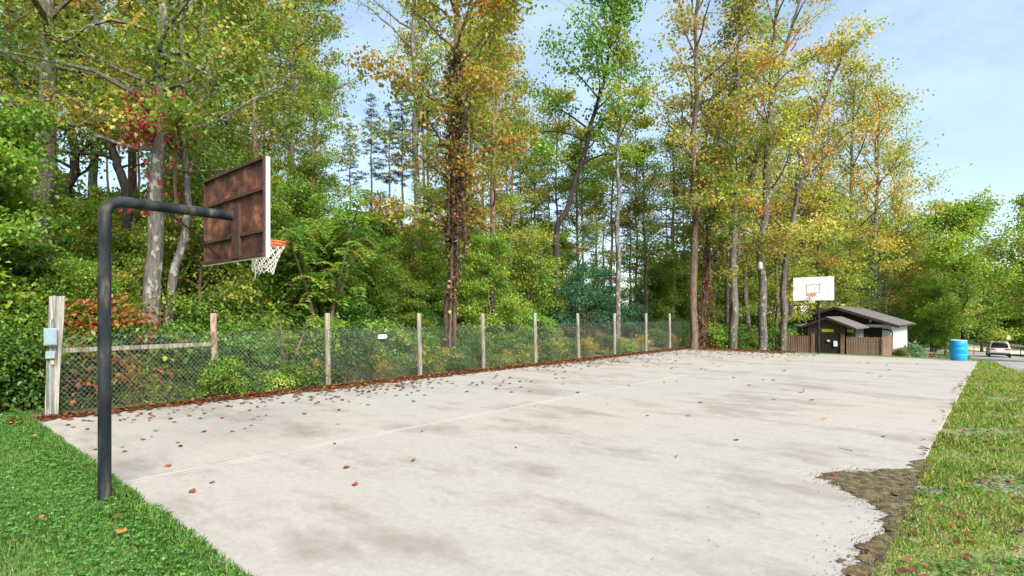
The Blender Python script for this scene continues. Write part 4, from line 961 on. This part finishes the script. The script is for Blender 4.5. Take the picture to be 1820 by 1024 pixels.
# ------------------------------------------------------------------ car
x, y = at(1774, 60); car = empty('parked_car', (x, y, g(x, y) + .03), R(4)); tag(car, 'silver sport utility car on the road, seen from behind', 'car')
st = [(-2.3, .82, .42, .86, .86), (-2.22, .90, .34, .98, .98), (-1.9, .93, .30, 1.02, 1.02), (-.8, .94, .28, 1.0, 1.0), (.6, .94, .28, .98, .98), (1.2, .93, .28, .95, .95), (1.9, .90, .30, .86, .86), (2.25, .78, .40, .70, .70)]
V = []; FQ = []
for x_, hw, z0, z1, zb in st:
    V += [(x_, -hw * .92, z0), (x_, -hw, z0 + .18), (x_, -hw, z1 - .12), (x_, -hw * .93, z1), (x_, hw * .93, z1), (x_, hw, z1 - .12), (x_, hw, z0 + .18), (x_, hw * .92, z0)]
for i in range(len(st) - 1):
    for k in range(8): FQ.append((i*8+k, i*8+(k+1) % 8, (i+1)*8+(k+1) % 8, (i+1)*8+k))
MB().add(V, FQ + [tuple(range(8))[::-1], tuple(range(56, 64))]).build('body', M['carpaint'], car, True, bevel=.03)
cb = [(-2.12, .82, .98), (-1.75, .70, 1.58), (-1.2, .68, 1.65), (-.2, .68, 1.67), (.45, .70, 1.58), (1.15, .82, .95)]; V = []; FQ = []
for x_, hw, z in cb: V += [(x_, -hw, z), (x_, hw, z)]
V += [(-2.1, -.87, .96), (-2.1, .87, .96), (1.18, -.87, .93), (1.18, .87, .93)]
for i in range(5): FQ.append((2*i, 2*i+1, 2*i+3, 2*i+2))
MB().add(V, FQ + [(0, 2, 4, 6, 8, 10, 14, 12), (1, 13, 15, 11, 9, 7, 5, 3), (0, 12, 13, 1), (10, 11, 15, 14)]).build('cabin', M['carpaint'], car, False, bevel=.02)
MB().add([(-2.125, -.70, 1.06), (-2.125, .70, 1.06), (-1.83, .61, 1.50), (-1.83, -.61, 1.50)], [(0, 3, 2, 1)]).build('rear_window', M['carglass'], car)
for s_ in (-1, 1):
    MB().add([(-1.7, s_ * .845, 1.05), (.85, s_ * .85, 1.03), (.35, s_ * .745, 1.5), (-1.5, s_ * .725, 1.53)], [(0, 1, 2, 3)]).build('side_window', M['carglass'], car)
    MB().box((-2.30, s_ * .62 - .25, .80), (-2.14, s_ * .62 + .25, .97)).build('tail_light', M['tail'], car, bevel=.03)
    mr_ = MB().box((.55, s_ * 1.04 - .12, 1.0), (.75, s_ * 1.04 + .1, 1.16)).build('mirror', M['black'], car, bevel=.03)
    for xw in (-1.4, 1.4):
        wh = empty('wheel', (xw, s_ * .82, .34)); wh.parent = car
        MB().tube([(0, -.11, 0), (0, .11, 0)], .34, 20).build('tyre', M['tyre'], wh, True); MB().tube([(0, -.118, 0), (0, .118, 0)], .2, 14).build('rim', M['chrome'], wh)
MB().box((-2.37, -.84, .30), (-2.2, .84, .52)).build('bumper', M['black'], car, bevel=.03)
MB().box((-2.318, -.26, .62), (-2.295, .26, .74)).build('number_plate', M['white'], car)
MB().box((-1.9, -.55, 1.60), (-1.72, .55, 1.64)).build('brake_light', M['tail'], car)

for px, py, dep, zt, lb in [(1791, 599, 75, 0, 'white disc sign on a post past the car')]:
    x, y = at(px, dep); zg = g(x, y); zc = EYE - (py - HZ) * dep / F; sg = empty('road_sign', (x, y, zg), YAW); tag(sg, lb, 'sign')
    MB().tube([(0, 0, 0), (0, 0, zc - zg + .2)], .04, 6).build('post', M['elec'], sg); MB().tube([(-.06, 0, zc - zg), (-.05, 0, zc - zg)], .32, 18).build('disc', M['white'], sg)
for px, dep, lb in [(1731, 66, 'thin dark marker post left of the car'), (1814, 64, 'thin dark marker post right of the car')]:
    x, y = at(px, dep); o = MB().tube([(0, 0, -.2), (0, 0, 1.0), (0, 0, 1.25)], [.04, .035, .02], 6).build('marker_post', M['bark_dark']); o.location = (x, y, g(x, y)); tag(o, lb, 'post')

# ------------------------------------------------------------------ grass, clover, gravel
def vnoise(x, y, f, s=0):
    return (np.sin(x * f + 1.7 * np.sin(y * f * .8 + s)) + np.sin(y * f * 1.3 + 1.9 * np.sin(x * f * .7 + 2 * s)) + np.sin((x + y) * f * .6 + s)) / 3
def blades(lv, x, y, z, h, wd, pal, lean=.45, jit=.2):
    m = len(x); ax = np.stack([rs.normal(0, lean, m), rs.normal(0, lean, m), np.ones(m)], 1); l_ = h * (.6 + .7 * rs.random(m)); c = np.stack([x, y, z], 1) + unit(ax) * l_[:, None] * .42
    lv.add(c, ax, rs.normal(0, 1, (m, 3)), l_, wd * (.7 + .6 * rs.random(m)), rcol(rs, pal, m, jit))
def clover(lv, x, y, z, s, pal):
    m = len(x); nn = rs.normal(0, .38, (m, 3)) + [0, 0, 1]; a0 = rs.random(m) * 6.28; col_ = rcol(rs, pal, m, .18)
    for k in range(3):
        a = a0 + k * 2.094; od = np.stack([np.cos(a), np.sin(a), rs.normal(0, .2, m)], 1); sz = s * (.7 + .6 * rs.random(m)); lv.add(np.stack([x, y, z], 1) + od * sz[:, None] * .5, od, nn, sz, sz * .9, col_ * (.9 + .2 * rs.random((m, 1))))
LG = [(3, (.10, .21, .034)), (3, (.14, .27, .045)), (2, (.07, .16, .026)), (.8, (.26, .30, .08))]
gl_ = Leaves(); m = 90000
x = SX0 + .06 - 3.6 * rs.random(m) ** 1.25; y = 2.2 + 12.8 * rs.random(m) ** 1.15; 
edge = SX0 + .035 * vnoise(x, y, 5) + .045
k_ = x < edge; x, y = x[k_], y[k_]; tall = np.where(SX0 - x < .35, 1.25, .9) * (1 + .25 * vnoise(x, y, 3.1))
blades(gl_, x, y, np.where(x > SX0 - .12, .0, -.05), .06 * tall, .0065, LG)
m = 13500; x = SX0 + .10 - 2.6 * rs.random(m) ** 1.2; y = 2.4 + 12 * rs.random(m) ** 1.3; k_ = (x < SX0 + .06 + .06 * vnoise(x, y, 4, 2)) & (vnoise(x, y, 1.3, 1) > -.35 + .5 * sstep(.3, 1.4, SX0 - x))
x, y = x[k_], y[k_]; clover(gl_, x, y, -.012 + .045 * rs.random(len(x)) * np.where(SX0 - x < .4, 1.4, 1), .024, [(3, (.075, .19, .035)), (2, (.10, .24, .04)), (1, (.15, .27, .06))])
tag(link('grass', gl_.mesh('lawn', M['grass'], .1)), 'lush green clover lawn at the near end of the court', kind='stuff')
vg = Leaves(); m = 85000
x = 2.4 * (30 / 2.4) ** rs.random(m); y = SY0 + .06 - 3.2 * rs.random(m) ** 1.3
bare = vnoise(x, y, 2.3, 3) + .45 * vnoise(x, y, 5.1, 1); edge = SY0 + .02 + .05 * vnoise(x, y, 3.3)
inpatch = (x > 3.0) & (x < 8.2) & (y > SY0 - .04 + .06 * vnoise(x, y, 4.0, 2))
k_ = (y < edge) & (bare < .70) & ~inpatch; x, y = x[k_], y[k_]
big = .6 + .08 * x
RG = [(3, (.16, .30, .03)), (3, (.24, .34, .04)), (2, (.10, .22, .026)), (2.6, (.36, .29, .10)), (1.0, (.30, .19, .09))]
blades(vg, x, y, gz(x, y) - .052, .055 * np.minimum(big, 1.6) * (1 + .4 * vnoise(x, y, 2.9)), .006 * np.minimum(big, 2.2), RG, .55)
m = 5000; x = 2.8 * (20 / 2.8) ** rs.random(m); y = SY0 - .05 - 1.9 * rs.random(m); k_ = (vnoise(x, y, 3.1, 4) > .2) & ~((x < 7.4) & (y > SY0 - .3)); x, y = x[k_], y[k_]
clover(vg, x, y, gz(x, y) - .03 + .03 * rs.random(len(x)), .035, [(3, (.06, .16, .03)), (1, (.13, .2, .06))])
tag(link('grass', vg.mesh('verge', M['grass'], .1)), 'thin patchy grass verge along the right side of the court', kind='stuff')
# pebbles on the dirt and in the bare verge patches
def pebbles(x, y, z, s):
    m = len(x); base_v = np.array([(1, 0, 0), (-1, 0, 0), (0, 1, 0), (0, -1, 0), (0, 0, .8), (0, 0, -.6)], float); t_ = np.array([(0, 2, 4), (2, 1, 4), (1, 3, 4), (3, 0, 4), (2, 0, 5), (1, 2, 5), (3, 1, 5), (0, 3, 5)])
    V = base_v[None] * (s * (.6 + .8 * rs.random(m)))[:, None, None] * (.7 + .6 * rs.random((m, 6, 1))); a = rs.random(m) * 6.28; ca, sa = np.cos(a)[:, None], np.sin(a)[:, None]
    V = np.stack([V[..., 0] * ca - V[..., 1] * sa, V[..., 0] * sa + V[..., 1] * ca, V[..., 2]], -1) + np.stack([x, y, z], 1)[:, None]
    return V.reshape(-1, 3), (t_[None] + np.arange(m)[:, None, None] * 6).reshape(-1, 3)
m = 9000; x = 3.0 + 5.2 * rs.random(m); y = SY0 - .15 + 1.6 * rs.random(m)
k_ = inside(x, y, pg) | (inside(x + rs.normal(0, .06, m), y + rs.normal(0, .06, m), pg) & (rs.random(m) < .6)) | (rs.random(m) < .01); k_ &= y < SY0 + 1.6; x, y = x[k_], y[k_]; k_ = rs.random(len(x)) < .22; x, y = x[k_], y[k_]
A1, T1 = pebbles(x, y, .012 + .012 * rs.random(len(x)), .0075)
m = 9000; x = 3 * (28 / 3) ** rs.random(m); y = SY0 - .1 - 2.2 * rs.random(m); b_ = vnoise(x, y, 2.3, 3) + .45 * vnoise(x, y, 5.1, 1); k_ = b_ > .64; x, y = x[k_], y[k_]
A2, T2 = pebbles(x, y, gz(x, y) - .04, .016)
tag(link('gravel', np_mesh('gravel', np.vstack([A1, A2]), np.vstack([T1, T2 + len(A1)]), M['stone'])), 'loose grey gravel in the dirt patch and bare verge', kind='stuff')
m = 26000; x = 3.0 + 5.2 * rs.random(m); y = SY0 - .1 + 1.7 * rs.random(m); sg_ = np.abs(rs.normal(0, .09, m))
k_ = inside(x + rs.normal(0, 1, m) * sg_, y + rs.normal(0, 1, m) * sg_, pg); x, y = x[k_], y[k_]
A3, T3 = pebbles(x, y, .006 + .006 * rs.random(len(x)), .0055)
tag(link('soil_crumbs', np_mesh('soil_crumbs', A3, T3, M['dirt'])), 'dark soil crumbs spilling from the dirt patch onto the slab', kind='stuff')
bp = MB(); V = []; FQ = []                       # bare gravelly earth under the thin verge
nxv, nyv = 90, 9
for i in range(nxv):
    for j in range(nyv):
        xx = 2.2 + 27.2 * i / (nxv - 1); yy = SY0 + .005 - 3.0 * j / (nyv - 1); V.append((xx, yy, g(xx, yy) - .044))
for i in range(nxv - 1):
    for j in range(nyv - 1): FQ.append((i * nyv + j, (i + 1) * nyv + j, (i + 1) * nyv + j + 1, i * nyv + j + 1))
def verge_mat():
    m, n, p, o = newmat('verge_earth'); a = nz(n, 1.6, 6, .6); b = nz(n, 30, 5, .65)
    e = ramp(n, b, [(.3, (.13, .105, .08)), (.55, (.25, .215, .18)), (.75, (.38, .35, .32))]); gr = ramp(n, b, [(.3, (.07, .11, .02)), (.7, (.18, .19, .05))])
    n.links.new(mixc(n, ramp(n, a, [(.50, (0, 0, 0)), (.64, (1, 1, 1))]), gr, e), p.inputs['Base Color']); p.inputs['Roughness'].default_value = .95; bump(n, p, b, .6, .012); return m
tag(bp.add(V, FQ).build('verge', verge_mat(), smooth=True), kind='structure')

# ------------------------------------------------------------------ fallen leaves
def leaf_mesh(seed, c):
    r_ = np.random.default_rng(seed); n = 9; V = [(0, 0, .12)]; 
    for i in range(n):
        a = 2 * math.pi * i / n; rr = (.34 + .16 * (i % 2)) * (1 + .25 * math.cos(a)) * (.85 + .3 * r_.random()); V.append((rr * math.cos(a), rr * math.sin(a) * .85, .05 + .26 * abs(math.sin(a + seed)) * r_.random() + .1 * r_.random()))
    return np_mesh('fallen_leaf', np.array(V), np.array([(0, i + 1, (i + 1) % n + 1) for i in range(n)]), M['dead'], np.tile(np.array([c]), (n + 1, 1))), np.array(V)
LC = [(.15, .05, .026), (.105, .036, .02), (.19, .08, .035), (.24, .045, .02), (.30, .19, .05), (.07, .03, .02)]
LM = [leaf_mesh(i + 1, c) for i, c in enumerate(LC)]; LW = [.32, .28, .16, .08, .04, .12]
pos = []
m = 2100; xx = SX0 + .2 + (SX1 - SX0 - .3) * rs.random(m); dist = rs.exponential(.95, m); yy = SY1 + .05 - dist
clus = vnoise(xx, yy, .8, 5); keep = (yy > SEAM - 1) & (rs.random(m) < np.clip(.55 + .8 * clus, .12, 1)); pos += [(a, b, .003, 0) for a, b in zip(xx[keep], yy[keep])]
m = 330; xx = SX1 + .05 - rs.exponential(1.3, m); yy = 6.5 + 7 * rs.random(m); keep = xx > 20; pos += [(a, b, .003, 0) for a, b in zip(xx[keep], yy[keep])]
m = 55; xx = SX0 + 2 + (SX1 - SX0 - 2) * rs.random(m) ** .8; yy = SY0 + .1 + 12 * rs.random(m); pos += [(a, b, .003, 0) for a, b in zip(xx, yy)]
m = 330; xx = 3.3 * (26 / 3.3) ** rs.random(m); yy = SY0 + .15 - 2.0 * rs.random(m); pos += [(a, b, g(a, b) - .02 if b < SY0 else .012, 1) for a, b in zip(xx, yy)]
for px, py, c in [(632, 863, 3), (617, 832, 0), (340, 876, 0), (70, 928, 4), (216, 951, 4), (1308, 783, 2), (1752, 856, 3), (208, 925, 2), (414, 768, 2), (255, 782, 2), (130, 760, 2), (1480, 846, 3), (1640, 843, 0), (750, 767, 2), (110, 738, 2), (60, 780, 4)]:
    d_ = EYE * F / (py - HZ); a, b = at(px, d_); pos.append((a, b, .004 if a > SX0 and b > SY0 else .03, 2 + c))
pos.sort(key=lambda p: cy * p[0] + sy * p[1])
def in_view(p):
    d_ = cy * p[0] + sy * p[1]; lt = sy * p[0] - cy * p[1]; return d_ > .5 and abs(lt / d_ * F) < 960 and EYE * F / d_ < 500
near = [p for p in pos if in_view(p)][:300]; nset = set(id(p) for p in near); rest = [p for p in pos if id(p) not in nset]
for p in near:
    k = p[3] - 2 if p[3] >= 2 else int(rs.choice(6, p=LW)); s_ = .062 + .055 * rs.random()
    o = link('fallen_leaf', LM[k][0]); o.location = p[:3]; o.rotation_euler = (rs.normal(0, .15), rs.normal(0, .15), rs.random() * 6.28); o.scale = (s_, s_, s_ * .9)
    if p[0] > SX0 and p[1] > SY0: tag(o, 'curled brown dead leaf lying on the concrete court', 'leaf', 'dead leaves on the court')
    else: tag(o, 'curled dead leaf lying on the grass beside the court', 'leaf', 'dead leaves on the grass')
m = 17000; xx = SX0 - .3 + (SX1 - SX0 + 1.0) * rs.random(m); yy = SY1 + .06 + .36 * rs.normal(0, .55, m)
k_ = rs.random(m) < .35 + .65 * sstep(3, 7, xx); xx, yy = xx[k_], yy[k_]; zz = np.where(yy < SY1, .004, -.03) + .075 * rs.random(len(yy)) * np.exp(-((yy - SY1 - .1) / .16) ** 2)
m2 = 2600; x2 = SX1 + 1.6 * rs.random(m2); y2 = 8 + 7.5 * rs.random(m2)
m3 = 600; x3 = SX1 - np.abs(rs.normal(0, .5, m3)); y3 = 8 + 5.2 * rs.random(m3)
ax_ = np.concatenate([xx, x2, x3, [p[0] for p in rest]]); ay_ = np.concatenate([yy, y2, y3, [p[1] for p in rest]]); az_ = np.concatenate([zz, gz(x2, y2) - .03, .004 + 0 * x3, [p[2] for p in rest]])
VV = []; TT = []; CC = []; nb = 0
ch = rs.choice(6, len(ax_), p=LW)
for k in range(6):
    I = np.where(ch == k)[0]; v = LM[k][1]; s_ = (.09 + .06 * rs.random(len(I)))[:, None]; a = rs.random(len(I)) * 6.28; ca, sa = np.cos(a)[:, None], np.sin(a)[:, None]
    W = np.stack([(v[:, 0] * ca - v[:, 1] * sa) * s_, (v[:, 0] * sa + v[:, 1] * ca) * s_, v[:, 2] * s_ * .9], -1) + np.stack([ax_[I], ay_[I], az_[I]], 1)[:, None]
    t_ = np.array([(0, i + 1, (i + 1) % 9 + 1) for i in range(9)]); VV.append(W.reshape(-1, 3)); TT.append((t_[None] + np.arange(len(I))[:, None, None] * 10).reshape(-1, 3) + nb); nb += len(I) * 10
    CC.append(np.repeat(np.array([LC[k]]) * (.7 + .6 * rs.random((len(I), 1))), 10, 0))
tag(link('leaf_litter', np_mesh('leaf_litter', np.vstack(VV), np.vstack(TT), M['dead'], np.vstack(CC))), 'red brown drift of dead leaves along the fence', kind='stuff')
for px, py, a, lb in [(1202, 815, .3, 'thin dry twig lying on the right half of the court'), (1515, 802, 1.2, 'thin dry twig near the dirt patch')]:
    d_ = EYE * F / (py - HZ); x, y = at(px, d_); o = MB().tube([(0, 0, .006), (.1, .02, .012), (.2, .0, .007)], [.005, .004, .002], 5).build('twig', M['bark_brown']); o.location = (x, y, 0); o.rotation_euler = (0, 0, a); tag(o, lb, 'twig')
